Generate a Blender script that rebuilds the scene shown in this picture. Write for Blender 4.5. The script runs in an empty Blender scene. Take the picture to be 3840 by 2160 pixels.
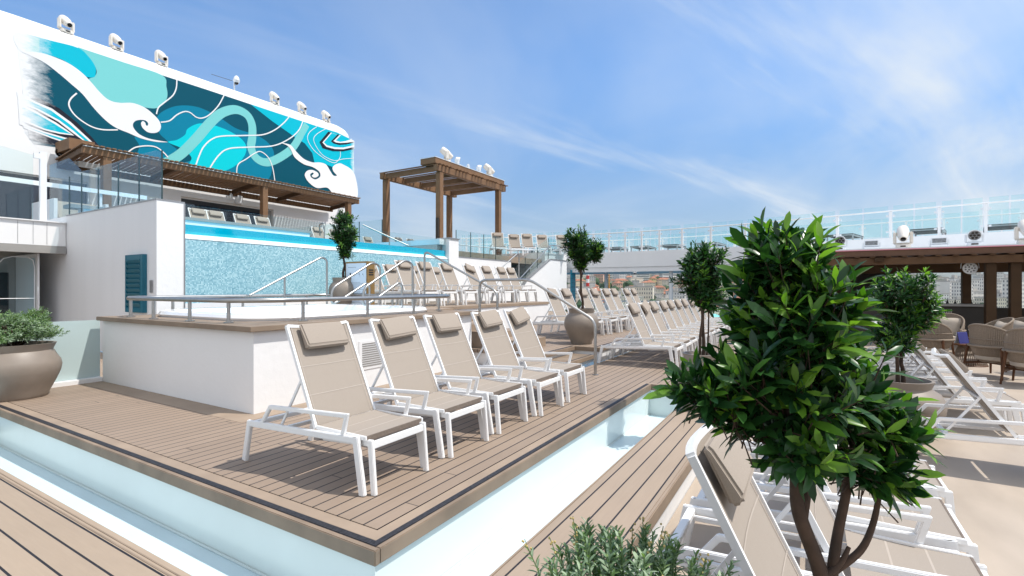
import bpy, bmesh, math, random
from mathutils import Vector, Matrix, noise
from mathutils.geometry import tessellate_polygon
R = math.radians
scene = bpy.context.scene
col = scene.collection
HAZE = 4.5e-5
CLOUD_ROT, CLOUD_OFF_A, CLOUD_OFF, SKY_TINT = 24, (7.3, 0.2, 0), (5.4, 7.2, 0), (0.90, 1.32, 1.62, 1)

# ------------------------------------------------------------------ camera, sky, sun, exposure
cam_d = bpy.data.cameras.new('camera')
cam = bpy.data.objects.new('camera', cam_d)
col.objects.link(cam)
cam.location = (0, 0, 1.55)
cam.rotation_euler = (R(90), 0, R(30.9 - 90))
cam_d.sensor_width = 36
cam_d.lens = 17.53
cam_d.clip_start = 0.05
cam_d.clip_end = 60000
scene.camera = cam

SUN_TO = Vector((0.22, -0.50, 1.0)).normalized()
SUN_EL = math.asin(SUN_TO.z)
SUN_ROT = math.atan2(SUN_TO.x, SUN_TO.y)
sun_d = bpy.data.lights.new('sun', 'SUN')
sun_d.energy = 4.5
sun_d.angle = R(0.55)
sun_d.color = (1.0, 0.955, 0.89)
sun = bpy.data.objects.new('sun', sun_d)
col.objects.link(sun)
sun.rotation_euler = (-SUN_TO).to_track_quat('-Z', 'Y').to_euler()
sun.location = (0, 0, 40)

world = bpy.data.worlds.new('World')
scene.world = world
world.use_nodes = True
wn = world.node_tree
wn.nodes.clear()
def wnode(t, **k):
    n = wn.nodes.new(t)
    for a, v in k.items(): setattr(n, a, v)
    return n
def wmath(op, a, b=None):
    n = wnode('ShaderNodeMath', operation=op)
    for i, v in enumerate((a, b)):
        if v is None: continue
        if isinstance(v, (int, float)): n.inputs[i].default_value = v
        else: wn.links.new(v, n.inputs[i])
    return n.outputs[0]
sky = wnode('ShaderNodeTexSky', sky_type='NISHITA')
sky.sun_disc = False
sky.sun_elevation = SUN_EL
sky.sun_rotation = SUN_ROT
sky.air_density = 1.0
sky.dust_density = 0.6
sky.ozone_density = 2.5
geo = wnode('ShaderNodeTexCoord')
sep = wnode('ShaderNodeSeparateXYZ')
wn.links.new(geo.outputs['Generated'], sep.inputs[0])
# cloud deck: project the view direction on a flat layer overhead
zz = wmath('ADD', wmath('MAXIMUM', sep.outputs[2], 0.0), 0.16)
cx = wmath('DIVIDE', sep.outputs[0], zz)
cy = wmath('DIVIDE', sep.outputs[1], zz)
comb = wnode('ShaderNodeCombineXYZ')
wn.links.new(cx, comb.inputs[0]); wn.links.new(cy, comb.inputs[1])
def cloud_noise(rot, sx, sy, scale, detail, rough, dist, off):
    vr = wnode('ShaderNodeVectorRotate', rotation_type='Z_AXIS')
    vr.inputs['Angle'].default_value = R(rot)
    wn.links.new(comb.outputs[0], vr.inputs['Vector'])
    mp = wnode('ShaderNodeMapping')
    mp.inputs['Scale'].default_value = (sx, sy, 1)
    mp.inputs['Location'].default_value = off
    wn.links.new(vr.outputs[0], mp.inputs[0])
    nz = wnode('ShaderNodeTexNoise')
    nz.inputs['Scale'].default_value = scale
    nz.inputs['Detail'].default_value = detail
    nz.inputs['Roughness'].default_value = rough
    nz.inputs['Distortion'].default_value = dist
    wn.links.new(mp.outputs[0], nz.inputs['Vector'])
    return nz.outputs['Fac']
def ramp(v, a, b):
    m = wnode('ShaderNodeMapRange', interpolation_type='SMOOTHSTEP')
    m.inputs['From Min'].default_value = a
    m.inputs['From Max'].default_value = b
    wn.links.new(v, m.inputs['Value'])
    return m.outputs[0]
wisps = ramp(cloud_noise(CLOUD_ROT, 0.30, 1.6, 1.3, 10, 0.58, 0.6, CLOUD_OFF_A), 0.47, 0.80)
broad = ramp(cloud_noise(CLOUD_ROT - 30, 0.55, 1.0, 0.62, 6, 0.52, 0.5, CLOUD_OFF), 0.38, 0.70)
# more cirrus towards starboard (screen right), clear deep blue to port
side = ramp(wmath('SUBTRACT', wmath('MULTIPLY', sep.outputs[0], 0.62), wmath('MULTIPLY', sep.outputs[1], 0.78)), -0.75, 0.75)
cov = wmath('MULTIPLY', wmath('ADD', wmath('MULTIPLY', wisps, 0.62), wmath('MULTIPLY', broad, 0.62)), wmath('ADD', wmath('MULTIPLY', side, 0.85), 0.22))
rear = ramp(wmath('ADD', wmath('MULTIPLY', sep.outputs[0], 0.858), wmath('MULTIPLY', sep.outputs[1], 0.5135)), 0.30, -0.35)   # bright cloud added behind the camera, out of view, as neutral fill light
low = ramp(sep.outputs[2], 0.30, -0.02)       # hazy brightening towards the horizon
cov = wmath('MINIMUM', wmath('ADD', cov, wmath('MULTIPLY', low, 0.30)), 0.93)
mix = wnode('ShaderNodeMix', data_type='RGBA')
wn.links.new(cov, mix.inputs['Factor'])
tint = wnode('ShaderNodeMix', data_type='RGBA', blend_type='MULTIPLY')
tint.inputs['Factor'].default_value = 1.0
wn.links.new(sky.outputs[0], tint.inputs['A'])
dim = wnode('ShaderNodeMix', data_type='RGBA')      # keep the milky band over the horizon from burning out
wn.links.new(ramp(sep.outputs[2], 0.45, 0.0), dim.inputs['Factor'])
dim.inputs['A'].default_value = SKY_TINT
dim.inputs['B'].default_value = (0.58, 0.68, 0.78, 1)
wn.links.new(dim.outputs['Result'], tint.inputs['B'])
wn.links.new(tint.outputs['Result'], mix.inputs['A'])
mix.inputs['B'].default_value = (6.2, 6.7, 7.2, 1)
bg = wnode('ShaderNodeBackground')
bg.inputs['Strength'].default_value = 0.125
rear_fill = wnode('ShaderNodeMix', data_type='RGBA')
wn.links.new(wmath('MULTIPLY', rear, 0.85), rear_fill.inputs['Factor'])
wn.links.new(mix.outputs['Result'], rear_fill.inputs['A'])
rear_fill.inputs['B'].default_value = (8.6, 8.9, 9.3, 1)
wn.links.new(rear_fill.outputs['Result'], bg.inputs['Color'])
out = wnode('ShaderNodeOutputWorld')
wn.links.new(bg.outputs[0], out.inputs['Surface'])

vs = scene.view_settings
vs.view_transform = 'Standard'
vs.look = 'None'
vs.exposure = 0.07
vs.gamma = 1.0
scene.cycles.max_bounces = 10
scene.cycles.transparent_max_bounces = 24
scene.cycles.caustics_reflective = False
scene.cycles.caustics_refractive = False
scene.cycles.use_denoising = True

# ------------------------------------------------------------------ materials
def new_mat(name):
    m = bpy.data.materials.new(name)
    m.use_nodes = True
    nt = m.node_tree
    b = nt.nodes['Principled BSDF']
    return m, nt, b
def rgba(c): return (c[0], c[1], c[2], 1)
def scl(c, k): return tuple(min(1, x * k) for x in c)
def setp(b, **k):
    for a, v in k.items():
        b.inputs[a.replace('_', ' ')].default_value = v
def add_noise_color(nt, b, c1, c2, scale, coord='Object', detail=4, lo=0.35, hi=0.65, stretch=None):
    tc = nt.nodes.new('ShaderNodeTexCoord')
    nz = nt.nodes.new('ShaderNodeTexNoise')
    nz.inputs['Scale'].default_value = scale
    nz.inputs['Detail'].default_value = detail
    src = tc.outputs[coord]
    if stretch:
        mp = nt.nodes.new('ShaderNodeMapping'); mp.inputs['Scale'].default_value = stretch
        nt.links.new(src, mp.inputs[0]); src = mp.outputs[0]
    nt.links.new(src, nz.inputs['Vector'])
    rp = nt.nodes.new('ShaderNodeValToRGB')
    rp.color_ramp.elements[0].position = lo; rp.color_ramp.elements[0].color = rgba(c1)
    rp.color_ramp.elements[1].position = hi; rp.color_ramp.elements[1].color = rgba(c2)
    nt.links.new(nz.outputs['Fac'], rp.inputs[0])
    nt.links.new(rp.outputs[0], b.inputs['Base Color'])
    return rp, nz
def add_bump(nt, b, scale, strength, dist=0.01, detail=4, coord='Object', kind='noise', stretch=None):
    tc = nt.nodes.new('ShaderNodeTexCoord')
    nz = nt.nodes.new('ShaderNodeTexNoise')
    nz.inputs['Scale'].default_value = scale; nz.inputs['Detail'].default_value = detail
    src = tc.outputs[coord]
    if stretch:
        mp = nt.nodes.new('ShaderNodeMapping'); mp.inputs['Scale'].default_value = stretch
        nt.links.new(src, mp.inputs[0]); src = mp.outputs[0]
    nt.links.new(src, nz.inputs['Vector'])
    bp = nt.nodes.new('ShaderNodeBump')
    bp.inputs['Strength'].default_value = strength
    bp.inputs['Distance'].default_value = dist
    nt.links.new(nz.outputs['Fac'], bp.inputs['Height'])
    nt.links.new(bp.outputs[0], b.inputs['Normal'])
def plain(name, c, rough=0.5, metal=0.0, var=0.06, scale=3.0, bump=None, spec=0.5, coat=0.0):
    m, nt, b = new_mat(name)
    b.inputs['Roughness'].default_value = rough
    b.inputs['Metallic'].default_value = metal
    b.inputs['Specular IOR Level'].default_value = spec
    if coat: b.inputs['Coat Weight'].default_value = coat; b.inputs['Coat Roughness'].default_value = 0.1
    if var: add_noise_color(nt, b, scl(c, 1 - var), scl(c, 1 + var), scale)
    else: b.inputs['Base Color'].default_value = rgba(c)
    if bump: add_bump(nt, b, *bump)
    return m

def plank_mat(name, c, axis, pitch, phase, seam=0.0125, length=3.6, var=0.07):
    """Composite deck boards. axis = across-board axis (0 x, 1 y); seams every pitch starting at phase."""
    m, nt, b = new_mat(name)
    N = nt.nodes.new; Lk = nt.links.new
    tc = N('ShaderNodeNewGeometry'); sp = N('ShaderNodeSeparateXYZ'); Lk(tc.outputs['Position'], sp.inputs[0])
    def mth(op, a, bb=None, c3=None):
        n = N('ShaderNodeMath'); n.operation = op
        for i, v in enumerate((a, bb, c3)):
            if v is None: continue
            if isinstance(v, (int, float)): n.inputs[i].default_value = v
            else: Lk(v, n.inputs[i])
        return n.outputs[0]
    t = mth('DIVIDE', mth('SUBTRACT', sp.outputs[axis], phase), pitch)
    cell = mth('FLOOR', t); fr = mth('FRACT', t)
    d = mth('MULTIPLY', mth('MINIMUM', fr, mth('SUBTRACT', 1.0, fr)), pitch)
    s1 = mth('LESS_THAN', d, seam / 2)
    wnz = N('ShaderNodeTexWhiteNoise'); wnz.noise_dimensions = '1D'; Lk(cell, wnz.inputs['W'])
    along = mth('ADD', mth('DIVIDE', sp.outputs[1 - axis], length), mth('MULTIPLY', wnz.outputs['Value'], 7.3))
    c2 = mth('FLOOR', along); f2 = mth('FRACT', along)
    s2 = mth('LESS_THAN', mth('MULTIPLY', f2, length), seam * .6)
    sm = mth('MAXIMUM', s1, s2)
    w2 = N('ShaderNodeTexWhiteNoise'); w2.noise_dimensions = '2D'
    cb = N('ShaderNodeCombineXYZ'); Lk(cell, cb.inputs[0]); Lk(c2, cb.inputs[1]); Lk(cb.outputs[0], w2.inputs['Vector'])
    mp = N('ShaderNodeMapping'); mp.inputs['Scale'].default_value = (1.2, 22, 4) if axis == 1 else (22, 1.2, 4)
    Lk(tc.outputs['Position'], mp.inputs[0])
    nz = N('ShaderNodeTexNoise'); nz.inputs['Scale'].default_value = 3; nz.inputs['Detail'].default_value = 6; Lk(mp.outputs[0], nz.inputs['Vector'])
    nb = N('ShaderNodeTexNoise'); nb.inputs['Scale'].default_value = 1.1; nb.inputs['Detail'].default_value = 5; nb.inputs['Distortion'].default_value = .6; Lk(tc.outputs['Position'], nb.inputs['Vector'])
    v = mth('ADD', mth('MULTIPLY', mth('SUBTRACT', w2.outputs['Value'], .5), var * 1.5), mth('MULTIPLY', mth('SUBTRACT', nz.outputs['Fac'], .5), var * 2.2))
    v = mth('ADD', v, mth('MULTIPLY', mth('SUBTRACT', nb.outputs['Fac'], .5), var * 3.2))
    v = mth('ADD', v, 1.0)
    mul = N('ShaderNodeVectorMath'); mul.operation = 'SCALE'; mul.inputs[0].default_value = c; Lk(v, mul.inputs['Scale'])
    mx = N('ShaderNodeMix'); mx.data_type = 'RGBA'; Lk(sm, mx.inputs['Factor']); Lk(mul.outputs[0], mx.inputs['A']); mx.inputs['B'].default_value = (.012, .011, .014, 1)
    Lk(mx.outputs['Result'], b.inputs['Base Color'])
    b.inputs['Roughness'].default_value = .62
    bp = N('ShaderNodeBump'); bp.inputs['Strength'].default_value = .5; bp.inputs['Distance'].default_value = .004
    Lk(mth('ADD', mth('MULTIPLY', sm, -1.0), mth('MULTIPLY', nz.outputs['Fac'], .12)), bp.inputs['Height']); Lk(bp.outputs[0], b.inputs['Normal'])
    return m

def glass_mat(name, tint, gloss=0.025, rough=0.0, film=None):
    """Architectural glass: tinted see-through body with mirror reflection on top."""
    m = bpy.data.materials.new(name); m.use_nodes = True
    nt = m.node_tree; nt.nodes.clear(); N = nt.nodes.new; Lk = nt.links.new
    tr = N('ShaderNodeBsdfTransparent'); tr.inputs[0].default_value = rgba(tint)
    body = tr.outputs[0]
    if film:
        df = N('ShaderNodeBsdfDiffuse'); df.inputs[0].default_value = rgba(film[0])
        ms = N('ShaderNodeMixShader'); ms.inputs[0].default_value = film[1]
        Lk(body, ms.inputs[1]); Lk(df.outputs[0], ms.inputs[2]); body = ms.outputs[0]
    gl = N('ShaderNodeBsdfGlossy'); gl.inputs['Roughness'].default_value = rough
    lw = N('ShaderNodeLayerWeight'); lw.inputs['Blend'].default_value = .5      # facing angle, the same from both sides of the sheet
    pw = N('ShaderNodeMath'); pw.operation = 'POWER'; Lk(lw.outputs['Facing'], pw.inputs[0]); pw.inputs[1].default_value = 4.0
    mt = N('ShaderNodeMath'); mt.operation = 'MULTIPLY_ADD'; Lk(pw.outputs[0], mt.inputs[0]); mt.inputs[1].default_value = .55; mt.inputs[2].default_value = gloss
    ms = N('ShaderNodeMixShader'); Lk(mt.outputs[0], ms.inputs[0]); Lk(body, ms.inputs[1]); Lk(gl.outputs[0], ms.inputs[2])
    o = N('ShaderNodeOutputMaterial'); Lk(ms.outputs[0], o.inputs[0])
    return m

def mosaic_mat(name, cols, size, rough=.18):
    m, nt, b = new_mat(name); N = nt.nodes.new; Lk = nt.links.new
    g = N('ShaderNodeNewGeometry'); dv = N('ShaderNodeVectorMath'); dv.operation = 'SCALE'; dv.inputs['Scale'].default_value = 1 / size
    Lk(g.outputs['Position'], dv.inputs[0])
    ad = N('ShaderNodeVectorMath'); ad.operation = 'ADD'; ad.inputs[1].default_value = (.37, .5, .21); Lk(dv.outputs[0], ad.inputs[0])
    fl = N('ShaderNodeVectorMath'); fl.operation = 'FLOOR'; Lk(ad.outputs[0], fl.inputs[0])
    fc = N('ShaderNodeVectorMath'); fc.operation = 'FRACTION'; Lk(ad.outputs[0], fc.inputs[0])
    sp = N('ShaderNodeSeparateXYZ'); Lk(fl.outputs[0], sp.inputs[0]); cb = N('ShaderNodeCombineXYZ'); Lk(sp.outputs[0], cb.inputs[0]); Lk(sp.outputs[2], cb.inputs[1])
    wz = N('ShaderNodeTexWhiteNoise'); wz.noise_dimensions = '2D'; Lk(cb.outputs[0], wz.inputs['Vector'])
    big = N('ShaderNodeTexNoise'); big.inputs['Scale'].default_value = .09; big.inputs['Detail'].default_value = 2; Lk(cb.outputs[0], big.inputs['Vector'])
    mm = N('ShaderNodeMath'); mm.operation = 'MULTIPLY_ADD'; Lk(big.outputs['Fac'], mm.inputs[0]); mm.inputs[1].default_value = .5; Lk(wz.outputs['Value'], mm.inputs[2])
    m2 = N('ShaderNodeMath'); m2.operation = 'SUBTRACT'; Lk(mm.outputs[0], m2.inputs[0]); m2.inputs[1].default_value = .25
    rp = N('ShaderNodeValToRGB'); rp.color_ramp.elements[0].color = rgba(cols[0]); rp.color_ramp.elements[1].color = rgba(cols[-1])
    for i, c in enumerate(cols[1:-1]): e = rp.color_ramp.elements.new((i + 1) / (len(cols) - 1)); e.color = rgba(c)
    Lk(m2.outputs[0], rp.inputs[0])
    s2 = N('ShaderNodeSeparateXYZ'); Lk(fc.outputs[0], s2.inputs[0])
    def edge(o):
        a = N('ShaderNodeMath'); a.operation = 'LESS_THAN'; Lk(o, a.inputs[0]); a.inputs[1].default_value = .11; return a.outputs[0]
    mxx = N('ShaderNodeMath'); mxx.operation = 'MAXIMUM'; Lk(edge(s2.outputs[0]), mxx.inputs[0]); Lk(edge(s2.outputs[2]), mxx.inputs[1])
    mx = N('ShaderNodeMix'); mx.data_type = 'RGBA'; Lk(mxx.outputs[0], mx.inputs['Factor']); Lk(rp.outputs[0], mx.inputs['A']); mx.inputs['B'].default_value = rgba(cols[-1] if len(cols) < 4 else (.34, .52, .56))
    Lk(mx.outputs['Result'], b.inputs['Base Color']); b.inputs['Roughness'].default_value = rough
    return m

def leaf_mat(name, dark, light, rough=.38, transl=.22):
    m = bpy.data.materials.new(name); m.use_nodes = True
    nt = m.node_tree; b = nt.nodes['Principled BSDF']; N = nt.nodes.new; Lk = nt.links.new
    g = N('ShaderNodeNewGeometry')
    rp = N('ShaderNodeValToRGB'); rp.color_ramp.elements[0].color = rgba(dark); rp.color_ramp.elements[1].color = rgba(light)
    rp.color_ramp.elements[0].position = .15; rp.color_ramp.elements[1].position = .95
    Lk(g.outputs['Random Per Island'], rp.inputs[0]); Lk(rp.outputs[0], b.inputs['Base Color'])
    b.inputs['Roughness'].default_value = rough
    b.inputs['Specular IOR Level'].default_value = .38
    tl = N('ShaderNodeBsdfTranslucent')
    sc = N('ShaderNodeVectorMath'); sc.operation = 'MULTIPLY'; sc.inputs[1].default_value = (1.6, 1.9, .7); Lk(rp.outputs[0], sc.inputs[0]); Lk(sc.outputs[0], tl.inputs[0])
    ms = N('ShaderNodeMixShader'); ms.inputs[0].default_value = transl; Lk(b.outputs[0], ms.inputs[1]); Lk(tl.outputs[0], ms.inputs[2])
    Lk(ms.outputs[0], nt.nodes['Material Output'].inputs[0])
    return m

M = {}
DECK = (.275, .206, .153)
M['deck'] = plank_mat('platform_boards', DECK, 1, .1275, 2.384)
M['deck_up'] = plank_mat('terrace_boards', DECK, 1, .1275, 3.80)
M['deck_left'] = plank_mat('walk_boards_lengthwise', (.345, .265, .192), 0, .1415, 1.3395, length=60.0)
M['deck_strip'] = plank_mat('strip_boards', (.33, .253, .187), 1, .138, .995, length=60.0)
M['board'] = plain('border_board', (.305, .23, .168), .6, var=.09, scale=2.2, bump=(60, .08, .003))
M['fascia'] = plain('deck_fascia', (.235, .175, .125), .65, var=.16, scale=3, bump=(30, .1, .003))
M['grip'] = plain('black_grip_strip', (.035, .035, .042), .45, var=.3, scale=40)
m_, nt_, b_ = new_mat('beige_deck_coating'); b_.inputs['Roughness'].default_value = .5
add_noise_color(nt_, b_, (.365, .30, .238), (.44, .365, .292), 1.1, detail=9, lo=.33, hi=.62, stretch=(1, 2.2, 1)); add_bump(nt_, b_, 55, .08, .003)
M['beige'] = m_
M['white'] = plain('white_paint', (.80, .80, .80), .4, var=.015, scale=1.5)
M['tower_white'] = plain('tower_white_paint', (.80, .80, .80), .6, var=0, spec=.12)
M['white_metal'] = plain('white_powder_coat', (.82, .82, .82), .32, var=.012, scale=4)
M['plaster'] = plain('white_stucco', (.80, .80, .80), .75, var=.008, scale=2, bump=(9, .4, .012, 6))
M['plaster_smooth_old'] = plain('white_smooth_wall', (.74, .745, .765), .6, var=.02, scale=.8, bump=(14, .12, .006))
m_, nt_, b_ = new_mat('white_painted_steel_wall'); b_.inputs['Roughness'].default_value = .55
add_noise_color(nt_, b_, (.775, .78, .79), (.80, .805, .815), 1.0, detail=7, lo=.3, hi=.6, stretch=(2.6, 2.6, .22)); add_bump(nt_, b_, 2.2, .08, .02)
M['plaster_smooth'] = m_
M['steel'] = plain('brushed_steel', (.40, .395, .385), .36, 1.0, var=.06, scale=12)
M['grey_metal'] = plain('grey_metal_trim', (.36, .36, .37), .4, .6, var=.08)
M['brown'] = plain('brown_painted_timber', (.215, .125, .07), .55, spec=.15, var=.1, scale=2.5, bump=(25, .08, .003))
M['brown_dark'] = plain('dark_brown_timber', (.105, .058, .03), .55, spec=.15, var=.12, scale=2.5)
M['pot'] = plain('taupe_planter_glaze', (.235, .195, .16), .5, var=.05, scale=5, bump=(80, .05, .002))
M['soil'] = plain('soil', (.05, .035, .025), .9, var=.4, scale=30, bump=(40, .6, .01))
M['sling'] = plain('taupe_sling_fabric', (.345, .295, .248), .75, var=.035, scale=260)
nt_ = M['sling'].node_tree; tr_ = nt_.nodes.new('ShaderNodeBsdfTransparent'); mx_ = nt_.nodes.new('ShaderNodeMixShader'); mx_.inputs[0].default_value = .09   # open weave
nt_.links.new(nt_.nodes['Principled BSDF'].outputs[0], mx_.inputs[1]); nt_.links.new(tr_.outputs[0], mx_.inputs[2]); nt_.links.new(mx_.outputs[0], nt_.nodes['Material Output'].inputs[0])
M['sling_line'] = plain('sling_weld_line', (.405, .35, .30), .7, var=.03, scale=60)
M['pillow'] = plain('taupe_cushion_fabric', (.31, .262, .218), .85, var=.06, scale=220, bump=(260, .2, .002))
M['under_shadow'] = plain('seat_front_shadow', (.16, .125, .10), .8, var=.1, scale=50)  # colours the strip that stands in for shadow under the seat front
M['teal_shutter'] = plain('teal_shutter_paint', (.008, .135, .20), .45, var=.05)
M['teal_light'] = plain('teal_shutter_paint_light', (.01, .25, .36), .45, var=.05)
M['channel'] = plain('pale_aqua_channel', (.68, .75, .74), .2, var=.035, scale=.9)
M['channel_floor'] = plain('pale_blue_channel_floor', (.59, .715, .765), .3, var=.045, scale=1.2)
M['mosaic'] = mosaic_mat('blue_mosaic_tiles', [(.15, .36, .46), (.22, .45, .55), (.28, .52, .61), (.36, .60, .68), (.47, .70, .77)], .030)
M['mosaic_pale'] = mosaic_mat('pale_mosaic_tiles', [(.50, .70, .76), (.66, .82, .86), (.80, .90, .92)], .030)
M['pool_water'] = plain('pool_water_behind_acrylic', (.0, .47, .70), .08, var=.05, scale=.8)
M['pool_water_low'] = plain('pool_water_shallow_band', (.03, .60, .76), .08, var=.05, scale=.8)
M['tub_shell'] = plain('white_gelcoat', (.85, .86, .875), .12, var=.01, coat=.5)
M['tub_water'] = plain('tub_water', (.58, .78, .88), .06, var=.06, scale=3)
M['glass'] = glass_mat('clear_glass', (.925, .975, .975))
M['glass_blue'] = glass_mat('blue_glass', (.83, .925, .965))
M['glass_teal'] = glass_mat('teal_tinted_glass', (.91, .982, .985))
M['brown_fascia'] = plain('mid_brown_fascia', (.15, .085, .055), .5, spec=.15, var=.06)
M['brown_bar'] = plain('shaded_brown_bar_timber', (.052, .029, .014), .55, spec=.15, var=.1, scale=2.5, bump=(25, .08, .003))  # timber brown with the shade of the bar front put into its colour
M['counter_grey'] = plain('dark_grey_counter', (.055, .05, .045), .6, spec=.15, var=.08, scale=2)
M['glass_frost'] = glass_mat('frosted_glass', (.62, .72, .72), film=((.60, .72, .72), .72), rough=.25)
M['glass_dark'] = plain('dark_window_glass', (.010, .022, .045), .03, var=.0, spec=.8)
M['glass_edge'] = plain('dark_glass_joint', (.02, .05, .055), .3, var=0)
M['black'] = plain('black_plastic', (.012, .012, .013), .4, var=.2)
M['lamp_white'] = plain('warm_white_housing', (.76, .71, .64), .35, var=.03)
M['lamp_cool'] = plain('cool_white_housing', (.74, .77, .80), .35, var=.03)
M['lens'] = plain('black_lens', (.008, .007, .006), .08, var=0)
M['led_face'] = plain('led_array_face', (.20, .21, .22), .2, .3, var=.5, scale=40)
M['rope'] = plain('taupe_rope', (.25, .20, .155), .8, spec=.15, var=.1, scale=60)
M['cushion'] = plain('cream_cushion', (.42, .355, .285), .85, var=.06, scale=8, bump=(7, .4, .03))
M['teak'] = plain('dark_teak', (.10, .045, .022), .45, spec=.15, var=.2, scale=12)
M['menu_blue'] = plain('blue_menu_cover', (.012, .012, .16), .35, var=.05)
M['panel_grey'] = plain('grey_panel', (.30, .29, .275), .6, var=.05, scale=2)
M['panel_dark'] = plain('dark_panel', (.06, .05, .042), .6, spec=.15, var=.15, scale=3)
M['bronze'] = plain('bronze_cabinet', (.30, .185, .07), .4, .35, var=.06)
M['paper'] = plain('printed_sheet', (.62, .74, .86), .3, var=.02)
M['ink'] = plain('grey_ink', (.22, .28, .34), .6, var=0)
M['ink_dark'] = plain('black_ink', (.015, .015, .018), .5, var=0)
M['leaf'] = leaf_mat('glossy_dark_leaf', (.010, .042, .013), (.032, .098, .022), rough=.3)
M['leaf_young'] = leaf_mat('young_bright_leaf', (.07, .18, .018), (.17, .32, .04), rough=.36, transl=.32)
M['leaf_silver'] = leaf_mat('silver_green_leaf', (.14, .22, .125), (.38, .47, .335), rough=.5)
M['leaf_olive'] = leaf_mat('dark_silver_green_leaf', (.065, .13, .04), (.20, .30, .12), rough=.55)
M['stem_green'] = plain('green_stem', (.09, .15, .06), .6, var=.15)
M['bud'] = plain('yellow_bud', (.50, .38, .14), .6, var=.2)
M['bark'] = plain('brown_bark', (.05, .028, .017), .8, var=.35, scale=14, bump=(30, .5, .01))
M['sea'] = plain('sea_water', (.02, .06, .09), .12, var=.2, scale=.02, bump=(.4, .3, .3))
M['hill'] = plain('hillside_scrub', (.07, .10, .045), .9, var=.4, scale=.02)
M['rock'] = plain('limestone_mountain', (.17, .19, .16), .95, var=.45, scale=.0035, bump=(.02, .9, 30, 8))
M['far_tree'] = plain('far_tree_leaves', (.035, .07, .03), .9, var=.4, scale=.12)
M['quay'] = plain('concrete_quay', (.34, .33, .31), .8, var=.1, scale=.05)
WALLC = [(.72, .60, .44), (.76, .70, .58), (.80, .79, .76), (.62, .42, .32), (.72, .69, .64), (.76, .60, .32), (.60, .58, .56), (.74, .50, .38)]
M['house_walls'] = [plain('house_wall', c, .85, var=.08, scale=.1) for c in WALLC]
M['tile_roof'] = plain('terracotta_roof', (.33, .14, .085), .85, var=.2, scale=.3)
M['flat_roof'] = plain('flat_roof', (.42, .40, .37), .85, var=.1, scale=.2)
M['far_window'] = plain('far_window_glass', (.09, .10, .12), .3, var=.3, scale=.5)
MUR = {'D': (.0, .078, .122), 'M': (.0, .20, .32), 'C': (.0, .47, .60), 'L': (.19, .58, .57), 'T': (.0, .58, .65), 'W': (.80, .80, .80), 'K': (.016, .02, .032)}
def mural_mat(k, c):
    """Wall paint; fades into the white wall in a spray near both ends of the mural."""
    m, nt, b = new_mat('mural_paint_' + k); N = nt.nodes.new; Lk = nt.links.new
    g = N('ShaderNodeNewGeometry'); sp = N('ShaderNodeSeparateXYZ'); Lk(g.outputs['Position'], sp.inputs[0])
    mp = N('ShaderNodeMapping'); mp.inputs['Scale'].default_value = (1.1, 1, 2.6); Lk(g.outputs['Position'], mp.inputs[0])
    nz = N('ShaderNodeTexNoise'); nz.inputs['Scale'].default_value = 2.6; nz.inputs['Detail'].default_value = 9; nz.inputs['Roughness'].default_value = .75; Lk(mp.outputs[0], nz.inputs['Vector'])
    def mth(op, a, bb):
        n = N('ShaderNodeMath'); n.operation = op
        for i, v in enumerate((a, bb)):
            if isinstance(v, (int, float)): n.inputs[i].default_value = v
            else: Lk(v, n.inputs[i])
        return n.outputs[0]
    jit = mth('MULTIPLY', mth('SUBTRACT', nz.outputs['Fac'], .5), 1.7)
    def rng(v, a, bb):
        r = N('ShaderNodeMapRange'); r.inputs['From Min'].default_value = a; r.inputs['From Max'].default_value = bb; Lk(v, r.inputs['Value']); return r.outputs[0]
    x = mth('ADD', sp.outputs[0], mth('MULTIPLY', jit, .75))
    xr = mth('ADD', sp.outputs[0], mth('MULTIPLY', jit, .3))
    f = mth('MULTIPLY', rng(x, 6.45, 7.2), rng(xr, 21.75, 21.4))
    mx = N('ShaderNodeMix'); mx.data_type = 'RGBA'; Lk(f, mx.inputs['Factor']); mx.inputs['A'].default_value = (.80, .80, .80, 1); mx.inputs['B'].default_value = rgba(c)
    Lk(mx.outputs['Result'], b.inputs['Base Color']); b.inputs['Roughness'].default_value = .6; b.inputs['Specular IOR Level'].default_value = .12
    return m
for k_, c_ in MUR.items(): M['mur_' + k_] = mural_mat(k_, c_)

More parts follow.
